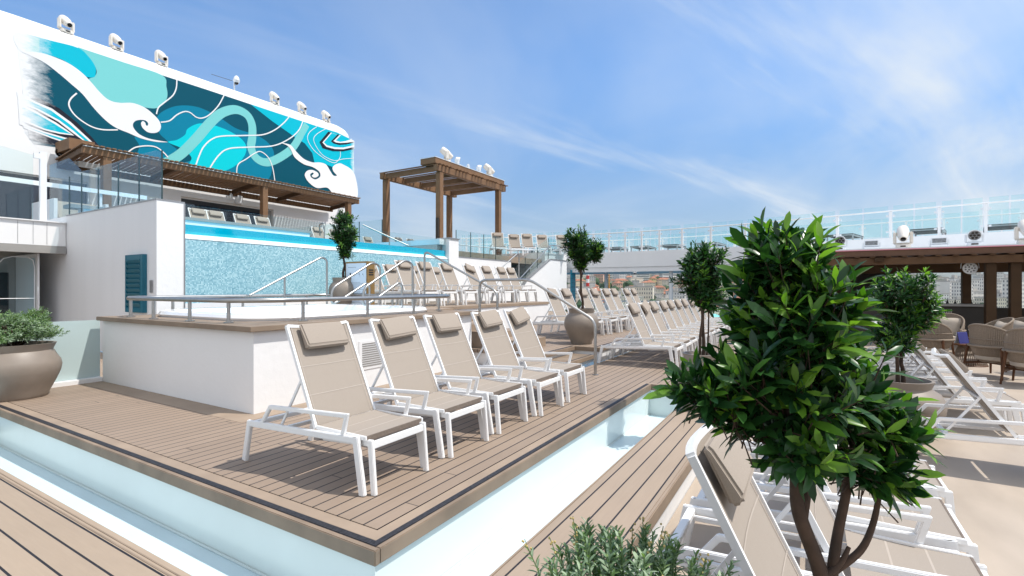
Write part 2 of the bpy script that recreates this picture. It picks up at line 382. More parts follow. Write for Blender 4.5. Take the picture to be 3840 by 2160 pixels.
# ------------------------------------------------------------------ mesh helpers
class MB:
    def __init__(s): s.v = []; s.f = []; s.m = []; s.mi = 0
    def mat(s, i): s.mi = i; return s
    def add(s, vs, fs):
        o = len(s.v); s.v.extend([tuple(p) for p in vs]); s.f.extend([tuple(i + o for i in f) for f in fs]); s.m.extend([s.mi] * len(fs)); return s
    def box(s, x0, x1, y0, y1, z0, z1, T=None):
        vs = [Vector((x, y, z)) for z in (z0, z1) for y in (y0, y1) for x in (x0, x1)]
        if T is not None: vs = [T @ p for p in vs]
        return s.add(vs, [(0, 2, 3, 1), (4, 5, 7, 6), (0, 1, 5, 4), (2, 6, 7, 3), (0, 4, 6, 2), (1, 3, 7, 5)])
    def beam(s, p, q, w, h, up=(0, 0, 1)):
        """rectangular bar from p to q, w across, h along up"""
        p, q = Vector(p), Vector(q); d = (q - p).normalized(); u = Vector(up); r = d.cross(u)
        if r.length < 1e-4: r = d.cross(Vector((1, 0, 0)))
        r.normalize(); u = r.cross(d).normalized()
        vs = [c + r * (a * w / 2) + u * (b * h / 2) for c in (p, q) for b in (-1, 1) for a in (-1, 1)]
        return s.add(vs, [(0, 1, 3, 2), (4, 6, 7, 5), (0, 4, 5, 1), (2, 3, 7, 6), (0, 2, 6, 4), (1, 5, 7, 3)])
    def bar(s, pts, w, h, side=(1, 0, 0), closed=False):
        """mitred rectangular section swept along pts lying in a plane with normal `side` (w across side, h in plane)"""
        P = [Vector(p) for p in pts]; sd = Vector(side).normalized(); n = len(P); vs = []
        for i in range(n):
            a = P[i - 1] if (i > 0 or closed) else None; b = P[(i + 1) % n] if (i < n - 1 or closed) else None
            d1 = (P[i] - a).normalized() if a is not None else None; d2 = (b - P[i]).normalized() if b is not None else None
            d = ((d1 or d2) + (d2 or d1)).normalized(); nn = sd.cross(d).normalized()
            k = 1.0
            if d1 is not None and d2 is not None: k = 1 / max(.35, d.dot(d1))
            for sa in (-1, 1):
                for sb in (-1, 1): vs.append(P[i] + sd * (sa * w / 2) + nn * (sb * h / 2 * k))
        fs = []
        for i in range(n if closed else n - 1):
            o = i * 4; q = ((i + 1) % n) * 4
            for a, b in ((0, 1), (1, 3), (3, 2), (2, 0)): fs.append((o + a, o + b, q + b, q + a))
        if not closed: fs += [(0, 2, 3, 1), ((n - 1) * 4, (n - 1) * 4 + 1, (n - 1) * 4 + 3, (n - 1) * 4 + 2)]
        return s.add(vs, fs)
    def tube(s, pts, r, n=10, closed=False, r2=None):
        P = [Vector(p) for p in pts]; m = len(P); vs = []; fs = []; prev = None
        for i in range(m):
            a = P[i - 1] if (i > 0 or closed) else P[i]; b = P[(i + 1) % m] if (i < m - 1 or closed) else P[i]
            d = (b - a).normalized()
            if prev is None:
                u = Vector((0, 0, 1)) if abs(d.z) < .9 else Vector((1, 0, 0)); x = d.cross(u).normalized()
            else:
                x = (prev - d * prev.dot(d)).normalized()
            prev = x; y = d.cross(x); rr = r if r2 is None else (r + (r2 - r) * i / max(1, m - 1))
            if isinstance(r, (list, tuple)): rr = r[i]
            vs += [P[i] + x * (rr * math.cos(2 * math.pi * k / n)) + y * (rr * math.sin(2 * math.pi * k / n)) for k in range(n)]
        for i in range(m if closed else m - 1):
            q = (i + 1) % m
            fs += [(i * n + k, i * n + (k + 1) % n, q * n + (k + 1) % n, q * n + k) for k in range(n)]
        if not closed: fs += [tuple(range(n - 1, -1, -1)), tuple((m - 1) * n + k for k in range(n))]
        return s.add(vs, fs)
    def cyl(s, p, q, r, n=16, r2=None): return s.tube([p, q], r, n, r2=r2)
    def lathe(s, prof, n=32, c=(0, 0, 0), cap=True):
        vs = [(c[0] + r * math.cos(2 * math.pi * k / n), c[1] + r * math.sin(2 * math.pi * k / n), c[2] + z) for r, z in prof for k in range(n)]
        m = len(prof); fs = [(i * n + k, i * n + (k + 1) % n, (i + 1) * n + (k + 1) % n, (i + 1) * n + k) for i in range(m - 1) for k in range(n)]
        if cap: fs += [tuple(range(n - 1, -1, -1)), tuple((m - 1) * n + k for k in range(n))]
        return s.add(vs, fs)
    def prism(s, poly, z0, z1, ax='z'):
        """extrude a 2-D polygon; ax z: (x,y) along z; ax y: (x,z) along y; ax x: (y,z) along x"""
        def P(a, b, t): return {'z': (a, b, t), 'y': (a, t, b), 'x': (t, a, b)}[ax]
        n = len(poly); vs = [P(a, b, z0) for a, b in poly] + [P(a, b, z1) for a, b in poly]
        tri = tessellate_polygon([[Vector((a, b, 0)) for a, b in poly]])
        fs = [tuple(t) for t in tri] + [tuple(i + n for i in reversed(t)) for t in tri]
        fs += [(i, (i + 1) % n, (i + 1) % n + n, i + n) for i in range(n)]
        return s.add(vs, fs)
    def quad(s, *p): return s.add(p, [tuple(range(len(p)))])
    def build(s, name, mats, parent=None, bevel=0, smooth=False, seg=2, loc=None):
        me = bpy.data.meshes.new(name); me.from_pydata(s.v, [], s.f)
        if not isinstance(mats, (list, tuple)): mats = [mats]
        for m in mats: me.materials.append(m)
        me.polygons.foreach_set('material_index', s.m)
        bm = bmesh.new(); bm.from_mesh(me)
        bmesh.ops.recalc_face_normals(bm, faces=bm.faces)
        if bevel:
            es = [e for e in bm.edges if len(e.link_faces) == 2 and e.calc_face_angle(0) > .5]
            bmesh.ops.bevel(bm, geom=es, offset=bevel, segments=seg, affect='EDGES', clamp_overlap=True)
        bm.to_mesh(me); bm.free()
        if smooth:
            me.polygons.foreach_set('use_smooth', [True] * len(me.polygons))
            try: me.set_sharp_from_angle(angle=R(38))
            except Exception: pass
        me.update()
        o = bpy.data.objects.new(name, me); col.objects.link(o)
        if parent: o.parent = parent
        if loc: o.location = loc
        return o
def tag(o, label, cat, group=None, kind=None):
    if label: o['label'] = label
    if cat: o['category'] = cat
    if group: o['group'] = group
    if kind: o['kind'] = kind
    return o
def thing(name, label, cat, loc=(0, 0, 0), rz=0, group=None):
    o = bpy.data.objects.new(name, None); col.objects.link(o); o.location = loc; o.rotation_euler = (0, 0, rz); o.empty_display_size = .2
    return tag(o, label, cat, group)
def kids(o): return KID.get(o.name, [c for c in bpy.data.objects if c.parent == o])
KID = {}
def copy_tree(o, loc=None, rz=None, label=None, parent=None, swap=None):
    c = o.copy(); col.objects.link(c)
    if parent: c.parent = parent
    if loc is not None: c.location = loc
    if rz is not None: c.rotation_euler = (0, 0, rz)
    if label: c['label'] = label
    ch = KID.setdefault(o.name, [k for k in bpy.data.objects if k.parent == o])
    for k in ch: copy_tree(k, parent=c)
    return c
def structure(o): o['kind'] = 'structure'; return o
def fillet(pts, r, n=5):
    """round the corners of a polyline"""
    P = [Vector(p) for p in pts]; out_ = [P[0]]
    for i in range(1, len(P) - 1):
        a, b, c = P[i - 1], P[i], P[i + 1]; d1 = (a - b); d2 = (c - b); rr = min(r, d1.length * .49, d2.length * .49)
        p, q = b + d1.normalized() * rr, b + d2.normalized() * rr
        for k in range(n + 1):
            t = k / n; out_.append(p * (1 - t) ** 2 + b * (2 * t * (1 - t)) + q * t * t)
    out_.append(P[-1]); return out_
def rrect(x0, x1, y0, y1, r, n=6):
    pts = []
    for cx_, cy_, a in ((x1 - r, y1 - r, 0), (x0 + r, y1 - r, 90), (x0 + r, y0 + r, 180), (x1 - r, y0 + r, 270)):
        for k in range(n + 1):
            t = R(a + 90 * k / n); pts.append((cx_ + r * math.cos(t), cy_ + r * math.sin(t)))
    return pts
def spline(pts, n=6, closed=False):
    m = len(pts); out_ = []
    for i in range(m if closed else m - 1):
        g = lambda j: Vector(pts[j % m]) if closed else Vector(pts[min(max(j, 0), m - 1)])
        p0, p1, p2, p3 = g(i - 1), g(i), g(i + 1), g(i + 2)
        for k in range(n):
            t = k / n
            out_.append(.5 * ((2 * p1) + (p2 - p0) * t + (2 * p0 - 5 * p1 + 4 * p2 - p3) * t * t + (3 * p1 - p0 - 3 * p2 + p3) * t ** 3))
    if not closed: out_.append(Vector(pts[-1]))
    return out_
def nth(i): return ['first', 'second', 'third', 'fourth', 'fifth', 'sixth', 'seventh', 'eighth', 'ninth', 'tenth', 'eleventh', 'twelfth'][i]
rnd = random.Random(11)
MURAL=[('D','Q',0,[(6.19,10.71),(7.2,10.85),(8.32,10.93),(9.55,10.93),(10.93,10.92),(12.8,10.93),(14.96,10.92),(18.74,10.91),(20.4,10.93),(21.64,10.76),(21.7,8.51),(20.84,7.18),(17.5,6.89),(13.48,6.73),(10.36,6.85),(8.75,6.95),(7.63,6.89),(6.7,6.84),(6.46,7.2),(6.39,8.78),(6.27,10.07)]),('M','P',0,[(10.72,8.98),(11.1,9.47),(11.7,9.83),(12.47,9.98),(13.34,9.82),(14.2,9.49),(15.12,9.44),(15.84,9.25),(16.25,8.8),(16.18,8.08),(15.76,7.15),(13.48,6.73),(10.36,6.85),(9.97,7.08),(10.06,7.6),(9.89,7.93),(10.36,7.93),(11.13,8.03),(10.81,8.36)]),('D','P',0,[(11.16,8.03),(11.64,7.99),(12.08,7.72),(12.22,7.55),(12.02,7.37),(11.64,7.25),(11.7,7.67)]),('L','P',0,[(7.99,10.91),(8.32,10.93),(9.55,10.93),(10.93,10.92),(11.1,10.47),(11.13,10.02),(10.93,9.6),(10.58,9.35),(9.81,9.25),(8.99,9.14),(8.55,9.53),(8.32,9.79),(8.51,9.98),(8.58,10.24),(8.41,10.59)]),('C','P',0,[(6.19,10.71),(7.2,10.85),(7.99,10.91),(8.32,10.7),(8.53,10.4),(8.55,10.14),(8.48,9.94),(8.13,9.9),(7.55,10.25),(6.87,10.25),(6.35,10.1)]),('L','Q',0,[(6.19,10.71),(6.54,10.77),(6.86,10.8),(6.85,10.28),(6.35,10.1)]),('T','P',0,[(11.16,8.03),(11.52,8.22),(11.86,8.54),(11.98,8.85),(12.47,9.23),(13.13,9.34),(13.91,9.25),(14.5,9.02),(14.75,8.67),(14.62,8.16),(14.13,7.57),(13.48,7.19),(12.8,7.16),(12.08,7.21),(12.14,7.57),(11.77,7.88)]),('C','Q',0,[(14.96,10.92),(18.74,10.91),(20.4,10.93),(21.64,10.76),(21.7,8.51),(20.84,8.71),(19.65,8.82),(18.79,8.76),(18.64,9.28),(18.15,9.71),(17.5,9.91),(16.18,10.39)]),('L','R',[0.42,0.42,0.43,0.43,0.42,0.42,0.42,0.42,0.42,0.42,0.42,0.42,0.42,0.42,0.4,0.36,0.33],[(11.1,7.1),(11.7,7.64),(12.34,8.47),(13.0,9.44),(13.55,10.06),(14.2,10.41),(14.77,10.33),(15.04,9.91),(15.06,9.27),(15.0,8.73),(15.2,8.31),(15.6,8.13),(16.09,8.24),(16.82,8.74),(17.41,9.32),(17.92,10.18),(18.28,10.82)]),('W','P',0,[(6.39,10.11),(6.87,10.27),(7.37,10.26),(7.77,10.17),(8.13,9.97),(8.41,9.71),(8.7,9.4),(8.99,9.2),(9.34,9.2),(9.81,9.34),(10.25,9.29),(10.58,9.1),(10.81,8.88),(10.88,8.64),(10.81,8.43),(10.64,8.3),(10.39,8.26),(10.19,8.38),(10.12,8.56),(10.18,8.68),(10.27,8.65),(10.31,8.54),(10.37,8.55),(10.38,8.66),(10.27,8.74),(10.06,8.7),(9.89,8.59),(9.82,8.41),(9.89,8.24),(10.08,8.08),(10.41,8.0),(10.81,8.01),(11.15,8.03),(10.7,7.93),(10.14,7.93),(9.66,8.04),(9.24,8.13),(8.89,8.33),(8.51,8.69),(8.13,9.15),(7.77,9.43),(7.42,9.69),(6.99,9.95),(6.58,10.06)]),('W','L',0.05,[(7.95,9.13),(7.77,8.86),(7.71,8.61),(7.81,8.36),(8.04,8.14),(8.41,7.96),(8.79,7.94),(9.29,8.07)]),('K','Q',0,[(6.39,8.73),(6.83,8.58),(7.42,8.38),(7.95,8.0),(8.41,7.55),(8.82,7.06),(8.75,6.97),(7.86,6.94),(7.2,6.93),(6.58,6.99)]),('W','Q',0,[(6.23,8.62),(6.74,8.42),(7.2,8.31),(7.77,7.95),(8.32,7.46),(8.74,7.06),(7.86,7.06),(7.2,7.18),(6.42,7.35)]),('C','Q',0,[(6.27,8.5),(6.74,8.34),(7.18,8.22),(7.72,7.87),(8.27,7.41),(8.64,7.09),(7.86,7.12),(7.2,7.23),(6.42,7.43)]),('W','Q',0,[(6.27,8.32),(6.83,8.17),(7.42,7.93),(7.86,7.63),(8.27,7.29),(7.59,7.25),(6.99,7.32),(6.31,7.45)]),('K','Q',0,[(6.27,8.25),(6.81,8.11),(7.39,7.86),(7.81,7.56),(8.18,7.32),(7.59,7.31),(6.99,7.38),(6.31,7.53)]),('W','Q',0,[(6.35,8.21),(6.79,8.05),(7.33,7.81),(7.63,7.63),(7.87,7.46),(7.42,7.41),(6.99,7.43),(6.31,7.61)]),('C','Q',0,[(6.39,8.11),(6.79,7.97),(7.31,7.73),(7.59,7.58),(7.79,7.49),(7.42,7.47),(6.99,7.49),(6.35,7.7)]),('W','L',0.05,[(11.52,10.94),(11.49,10.53),(11.34,10.15),(10.98,9.71),(10.78,9.45),(10.7,9.14)]),('W','L',0.05,[(13.62,10.92),(13.34,10.32),(12.93,9.77),(12.6,9.52),(12.34,9.49),(12.08,9.62),(11.83,9.59),(11.52,9.35),(11.22,9.0),(10.87,8.83)]),('W','L',0.06,[(17.14,10.9),(16.78,10.44),(16.26,9.94),(15.6,9.53),(14.58,9.22),(13.48,8.9),(13.0,8.6),(12.66,8.17),(12.47,7.71),(12.3,7.16)]),('W','L',0.06,[(18.01,10.91),(17.78,10.39),(17.32,9.86),(16.61,9.32),(15.93,9.0),(14.81,8.69),(13.84,8.38),(13.34,7.91),(12.9,7.14)]),('W','L',0.05,[(14.24,7.12),(14.31,7.69),(14.73,8.07),(15.2,8.48),(15.52,8.63),(15.93,8.42),(16.18,7.93),(16.33,7.09)]),('W','L',0.05,[(9.66,7.25),(9.92,7.5),(10.36,7.67),(10.7,7.69),(10.98,7.53),(11.16,7.35)]),('W','L',0.032,[(19.55,10.92),(18.94,10.45),(18.72,10.06),(18.99,9.61),(19.44,9.29),(20.18,9.19),(20.84,9.43),(21.64,9.65)]),('W','L',0.032,[(18.94,10.88),(18.44,10.41),(18.33,9.96),(18.74,9.47),(19.44,9.16),(20.08,9.04),(20.4,9.2),(20.62,9.56),(20.62,10.1),(20.95,10.63),(21.53,10.82)]),('K','Q',0,[(19.74,10.81),(19.12,10.03),(19.34,9.73),(20.08,9.73),(20.84,9.9),(21.7,10.25),(21.7,10.74)]),('W','Q',0,[(19.92,10.8),(19.32,10.06),(19.6,9.87),(20.18,9.88),(20.84,10.02),(21.7,10.38),(21.7,10.73)]),('C','Q',0,[(19.99,10.79),(19.42,10.09),(19.65,9.97),(20.18,9.99),(20.84,10.13),(21.7,10.49),(21.7,10.71)]),('K','Q',0,[(20.42,10.83),(19.92,10.28),(20.1,10.19),(20.51,10.2),(21.07,10.37),(21.7,10.65),(21.7,10.74)]),('W','Q',0,[(20.56,10.83),(20.1,10.34),(20.29,10.3),(20.62,10.35),(21.07,10.48),(21.7,10.71),(21.64,10.76)]),('C','Q',0,[(20.64,10.82),(20.27,10.41),(20.62,10.42),(21.01,10.57),(21.41,10.78)]),('W','P',0,[(16.69,9.37),(17.23,9.4),(17.59,9.12),(18.06,8.83),(18.64,8.75),(19.14,8.85),(19.57,8.82),(19.86,8.51),(20.1,8.28),(20.35,8.33),(20.1,8.52),(20.05,8.77),(20.4,9.05),(20.84,9.09),(21.7,8.7),(21.94,7.26),(20.84,7.14),(20.1,7.19),(19.65,7.47),(18.94,7.33),(18.39,7.56),(18.13,7.91),(18.3,8.2),(18.64,8.31),(18.99,8.23),(19.04,8.05),(18.79,7.9),(18.59,7.96),(18.72,8.11),(18.64,8.16),(18.49,8.03),(18.56,7.87),(18.84,7.81),(19.16,8.04),(19.09,8.31),(18.64,8.48),(18.06,8.52),(17.5,8.77),(17.27,9.12),(17.05,9.31)])]
# ------------------------------------------------------------------ decks and channels (setting)
b = MB(); b.box(-7, 30, -16, .95, -.6, -.28); structure(b.build('beige_deck', M['beige']))
b = MB(); b.box(-3, 1.42, 1.49, 10.2, -.09, 0); b.box(-3, 1.38, 1.53, 10.2, -.6, -.09); structure(b.build('boarded_walk', M['deck_left']))
b = MB(); b.box(1.352, 1.362, 1.49, 10.2, -.004, .003); b.box(1.378, 1.386, 1.49, 10.2, -.004, .003); structure(b.build('walk_edge_groove', M['fascia']))
# low boarded strip right of the channel
b = MB(); b.box(1.42, 8.03, .955, 1.465, -.09, 0); structure(b.build('boarded_strip', M['deck_strip']))
b = MB(); b.box(1.42, 8.03, .925, .955, -.1, .002); b.box(1.42, 8.03, 1.465, 1.49, -.1, .002); b.box(8.03, 24, .925, .953, -.1, .001); structure(b.build('strip_lip', M['board'], bevel=.006))
b = MB(); b.box(1.42, 24, .957, 1.44, -.6, -.093); structure(b.build('strip_riser', M['plaster']))
# central platform
b = MB(); b.box(2.304, 9.0, 2.388, 10.1, -.085, 0); b.box(9.0, 24, .955, 3.77, -.085, 0); b.box(8.14, 9.0, .955, 2.384, -.085, 0); structure(b.build('platform_boards', M['deck']))
b = MB()
b.box(2.196, 2.293, 2.286, 10.1, -.085, .001); b.box(2.293, 8.14, 2.286, 2.377, -.085, .001)
b.box(8.05, 8.136, .955, 2.286, -.085, .0015)
b.box(3.32, 3.615, 5.62, 10.1, -.08, .0022); b.box(3.615, 8.2, 5.62, 5.855, -.08, .0022)
structure(b.build('platform_border', M['board']))
b = MB()
b.box(2.1, 2.142, 2.195, 10.1, -.092, .002); b.box(2.142, 8.03, 2.195, 2.236, -.092, .002); b.box(8.03, 8.05, .955, 2.236, -.092, .001)
structure(b.build('platform_fascia', M['fascia'], bevel=.005))
b = MB()
for k in range(4):
    o = .0115 * k
    b.box(2.146 + o, 2.154 + o, 2.24 + o, 10.1, -.08, .005); b.box(2.154 + o, 8.045, 2.24 + o, 2.248 + o, -.08, .005)
b.box(2.143, 2.194, 2.238, 10.1, -.08, .0005); b.box(2.194, 8.045, 2.238, 2.285, -.08, .0005)
structure(b.build('grip_strip', M['grip']))
# channel shell
b = MB()
b.box(2.13, 2.16, 2.225, 10.1, -.5, -.093); b.box(2.16, 8.06, 2.225, 2.255, -.5, -.093); b.box(8.03, 8.06, 1.46, 2.225, -.5, -.093)
b.box(1.36, 1.385, 1.52, 10.1, -.5, -.095); b.box(1.385, 8.03, 1.44, 1.46, -.5, -.095)
structure(b.build('channel_wall', M['channel']))
b = MB(); b.box(1.35, 8.1, 1.43, 10.2, -.56, -.485); structure(b.build('channel_floor', M['channel_floor']))
b = MB(); b.box(2.112, 2.13, 2.207, 10.1, -.488, -.47); b.box(2.13, 8.03, 2.207, 2.225, -.488, -.47); structure(b.build('channel_coving', M['channel'], bevel=.006))

# terrace 1 (z .30) with its sunk step, terrace 2 (z 1.06)
b = MB(); b.prism([(8.42, 4.40), (9.90, 4.40), (9.90, 3.80), (24, 3.80), (24, 12.0), (16.0, 12.0), (16.0, 8.06), (8.42, 8.06)], 0.0, .232)
b.box(8.42, 9.9, 3.93, 4.40, 0, .085); structure(b.build('terrace_riser', M['plaster_smooth']))
b = MB(); b.prism([(8.38, 4.36), (9.93, 4.36), (9.93, 3.87), (24, 3.87), (24, 12.0), (16.0, 12.0), (16.0, 8.05), (8.38, 8.05)], .232, .3)
structure(b.build('terrace_boards', M['deck_up']))
b = MB(); b.box(9.86, 24, 3.77, 3.87, .22, .302); b.box(9.86, 9.93, 3.87, 4.33, .22, .302); b.box(8.36, 9.93, 4.33, 4.36, .22, .302); b.box(8.4, 9.86, 3.87, 3.93, .075, .152); b.box(8.4, 9.86, 3.93, 4.40, .09, .15)
structure(b.build('terrace_nosing', M['fascia'], bevel=.005))
b = MB()
for k in range(4):
    b.box(10.0, 24, 3.885 + .0115 * k, 3.893 + .0115 * k, .29, .305); b.box(8.45, 9.85, 4.37 + .0115 * k, 4.378 + .0115 * k, .29, .305)
b.box(8.45, 9.85, 3.94, 3.965, .14, .154); structure(b.build('terrace_grip_strip', M['grip']))
b = MB()
for i in range(20):
    for j in range(5): b.lathe([(.017, 0), (.012, .004)], 8, (8.5 + i * .062 + (j % 2) * .03, 4.47 + j * .055, .3))
structure(b.build('tactile_studs', M['board']))
b = MB(); b.box(8.36, 16.0, 8.06, 12.2, .302, .985); structure(b.build('upper_terrace_riser', M['plaster_smooth']))
b = MB(); b.box(8.30, 16.05, 8.03, 12.2, .985, 1.06); structure(b.build('upper_terrace_boards', M['board']))
b = MB()
for k in range(5): b.box(8.55, 9.6, 4.9 + .62 * k, 5.52 + .62 * k + .01, .302, .36 + .14 * (k + 1))
structure(b.build('tub_steps', M['board']))

# ------------------------------------------------------------------ hot tub plinth
t = thing('hot_tub', 'white stucco hot tub plinth with brown coping and white shell rim', 'hot tub', (5.9, 7.9, 0))
t.location = (0, 0, 0)
b = MB(); b.box(3.62, 8.2, 5.86, 5.98, 0, 1.015); b.box(3.62, 3.74, 5.98, 10.1, 0, 1.015); b.box(8.08, 8.2, 5.98, 10.1, 0, 1.015); b.box(3.74, 8.08, 9.98, 10.1, 0, 1.015)
b.build('plinth', M['plaster'], t)
ins = rrect(4.02, 7.98, 6.42, 9.75, .75)
b = MB(); outr = [(8.36, 10.1), (3.53, 10.1), (3.53, 5.78), (8.36, 5.78)]
for z0, z1 in ((1.015, 1.08),):
    tri = tessellate_polygon([[Vector((x, y, 0)) for x, y in outr], [Vector((x, y, 0)) for x, y in reversed(ins)]])
    allp = outr + list(reversed(ins)); n = len(allp)
    vs = [(x, y, z0) for x, y in allp] + [(x, y, z1) for x, y in allp]
    fs = [tuple(q) for q in tri] + [tuple(i + n for i in reversed(q)) for q in tri]
    fs += [(i, (i + 1) % 4, (i + 1) % 4 + n, i + n) for i in range(4)]; m_ = len(ins)
    fs += [(4 + i, 4 + (i + 1) % m_, 4 + (i + 1) % m_ + n, 4 + i + n) for i in range(m_)]
    b.add(vs, fs)
b.build('coping', M['fascia'], t, bevel=.006)
b = MB(); loops = []
for off, z in ((.02, 1.075), (0, 1.12), (.03, 1.165), (.10, 1.185), (.22, 1.17), (.27, 1.10), (.30, .80), (.75, .76), (.80, .45)):
    loops.append([(x, y, z) for x, y in rrect(4.02 + off, 7.98 - off, 6.42 + off, 9.75 - off, max(.12, .75 - off))])
m_ = len(loops[0]); b.v = [p for l in loops for p in l]
b.f = [(i * m_ + k, i * m_ + (k + 1) % m_, (i + 1) * m_ + (k + 1) % m_, (i + 1) * m_ + k) for i in range(len(loops) - 1) for k in range(m_)] + [tuple((len(loops) - 1) * m_ + k for k in range(m_))]
b.m = [0] * len(b.f); b.build('shell', M['white'] if 0 else plain('tub_gelcoat', (.86, .87, .885), .12, var=.01, coat=.5), t, smooth=True)
b = MB(); b.prism(rrect(4.32, 7.68, 6.72, 9.45, .5), .95, .99); b.build('tub_water', M['tub_water'], t)
b = MB()
for k in range(5): b.cyl((5.0 + k * .55, 9.30, 1.08), (5.0 + k * .55, 9.26, 1.08), .05, 12)
b.cyl((7.2, 6.9, 1.184), (7.2, 6.9, 1.205), .08, 14); b.build('jet', M['lamp_cool'], t)
b = MB(); b.box(5.28, 5.80, 5.850, 5.862, .30, .74); 
b.mat(1)
for k in range(11): b.box(5.34, 5.74, 5.845, 5.851, .345 + k * .034, .362 + k * .034)
b.build('vent_grille', [M['white'], M['panel_grey']], t)

rl = thing('tub_railing', 'low stainless railing looped round the hot tub rim', 'railing', (0, 0, 0))
loop = rrect(3.72, 8.28, 6.18, 9.92, .62, 8)
b = MB(); b.tube([(x, y, 1.385) for x, y in loop], .034, 14, closed=True); b.build('top_rail', M['steel'], rl, smooth=True)
for x, y in ((3.78, 9.5), (3.72, 8.6), (3.72, 7.55), (3.80, 6.72), (4.55, 6.18), (5.75, 6.18), (6.85, 6.18), (8.26, 6.75), (8.28, 8.1), (7.4, 9.92), (5.9, 9.92), (4.6, 9.92)):
    b = MB(); b.cyl((x, y, 1.08), (x, y, 1.36), .024, 12); b.lathe([(.062, 0), (.062, .012), (.03, .016)], 18, (x, y, 1.081)); b.build('post', M['steel'], rl, smooth=True)

# ------------------------------------------------------------------ left wall with shutter, frosted screen, overhang
WX, WY, WZ = 5.33, 12.2, 3.47
w = thing('shutter_wall', 'tall white wall with blue louvred shutter and grey coping behind hot tub', 'wall', (0, 0, 0))
b = MB(); b.prism([(WX, WY), (WX + .56, WY), (WX + .56, WY + .6), (WX + .3, WY + .6), (WX + .3, 19.2), (WX, 19.2)], 0, WZ); b.build('wall', M['plaster_smooth'], w)
b = MB(); b.box(WX + .004, WX + .556, WY - .006, WY - .0005, .9, WZ - .001); b.build('stucco_face', M['plaster'], w)
b = MB(); b.box(WX - .012, WX + .57, WY - .014, WY + .3, WZ, WZ + .03); b.box(WX - .012, WX + .3, WY + .3, 17.1, WZ, WZ + .03); b.box(WX + .552, WX + .575, WY - .02, WY + .01, 1.0, WZ); b.build('coping', M['grey_metal'], w)
sh = MB(); y0, y1, z0, z1 = 12.62, 13.47, 1.0, 2.30
sh.box(WX - .05, WX, y0, y1, z0, z1)
sh.mat(0)
b = sh; so = None
frm = MB(); frm.box(WX - .085, WX - .05, y0, y0 + .12, z0, z1); frm.box(WX - .085, WX - .05, y1 - .06, y1, z0, z1); frm.box(WX - .085, WX - .05, y0 + .12, y1 - .06, z1 - .14, z1); frm.box(WX - .085, WX - .05, y0 + .12, y1 - .06, z0, z0 + .1)
so = sh.build('shutter', M['teal_shutter'], w); frm.build('shutter_frame', M['teal_shutter'], so, bevel=.006)
for k in range(10):
    zc = z0 + .16 + k * .108
    s_ = MB(); s_.beam((WX - .068, y0 + .121, zc), (WX - .068, y1 - .061, zc), .012, .115, up=(-.55, 0, 1)); s_.build('slat', M['teal_shutter'], so)
b = MB(); b.box(WX - .02, WX, 12.34, 12.46, 1.45, 1.72); b.build('intercom_box', M['grey_metal'], w)
fs_ = thing('frosted_screen', 'frosted pale green glass screen on white kerb left of hot tub', 'glass screen', (0, 0, 0))
b = MB(); b.box(.5, 3.62, 10.2, 10.215, .075, 1.02); b.build('frosted_pane', M['glass_frost'], fs_)
b = MB(); b.box(.5, 3.62, 10.1, 10.34, -.02, .07); b.build('kerb', M['white'], fs_, bevel=.006)
ov = thing('panelled_overhang', 'white panelled overhang above the glazed recess at far left', 'overhang', (0, 0, 0))
b = MB(); b.box(-1, 5.318, 17.1, 19.2, 2.66, 3.27); b.build('fascia', M['white'], ov)
for x in (4.37, 4.66, 4.93):
    b = MB(); b.box(x, x + .008, 17.095, 17.099, 2.68, 3.25); b.build('panel_joint', M['grey_metal'], ov)
b = MB(); b.box(-1, 5.318, 17.06, 17.4, 2.46, 2.60); b.box(-1, 5.318, 17.08, 17.5, 2.60, 2.655); b.build('lower_trim', M['panel_grey'], ov)
b = MB(); b.box(-1, 5.318, 17.05, 19.1, 3.272, 3.30); b.build('cover', M['white'], ov)
rc = thing('glazed_recess', 'grey recess with black doorway behind curved glass at far left', 'entrance', (0, 0, 0))
b = MB(); b.box(-1, WX - .001, 19.2, 19.4, -.3, 2.66); b.build('back_wall', M['panel_grey'], rc)
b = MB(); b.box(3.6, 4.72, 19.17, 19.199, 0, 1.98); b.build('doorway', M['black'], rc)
b = MB(); b.box(4.86, 4.9, 17.5, 19.15, 0, 2.46); b.build('reveal', M['plaster_smooth'], rc)
b = MB(); b.prism([(3.0, .02), (4.84, .02), (4.84, 2.35)] + [(4.84 - .45 * (1 - math.cos(R(90 * k / 8))) , 2.35 + .0 * k) for k in range(1)] + [(4.3, 2.36), (4.16, 2.28), (4.10, 2.1), (4.09, 1.9), (4.09, .9), (3.0, .9)], 17.62, 17.632, 'y'); b.build('curved_glass', M['glass_blue'], rc)
b = MB(); b.tube([(4.09, 17.61, .1), (4.09, 17.61, 1.95), (4.13, 17.61, 2.15), (4.24, 17.61, 2.30), (4.40, 17.61, 2.36), (4.7, 17.61, 2.36), (4.80, 17.61, 2.28), (4.83, 17.61, 2.1), (4.83, 17.61, .1)], .012, 6); b.tube([(4.09, 17.6, 1.28), (4.83, 17.6, 1.28)], .008, 6); b.build('glass_edge_trim', M['lamp_cool'], rc)
b = MB(); b.box(-1, 5.3, 10.35, 19.2, -.35, -.02); structure(b.build('lower_walk', M['board']))
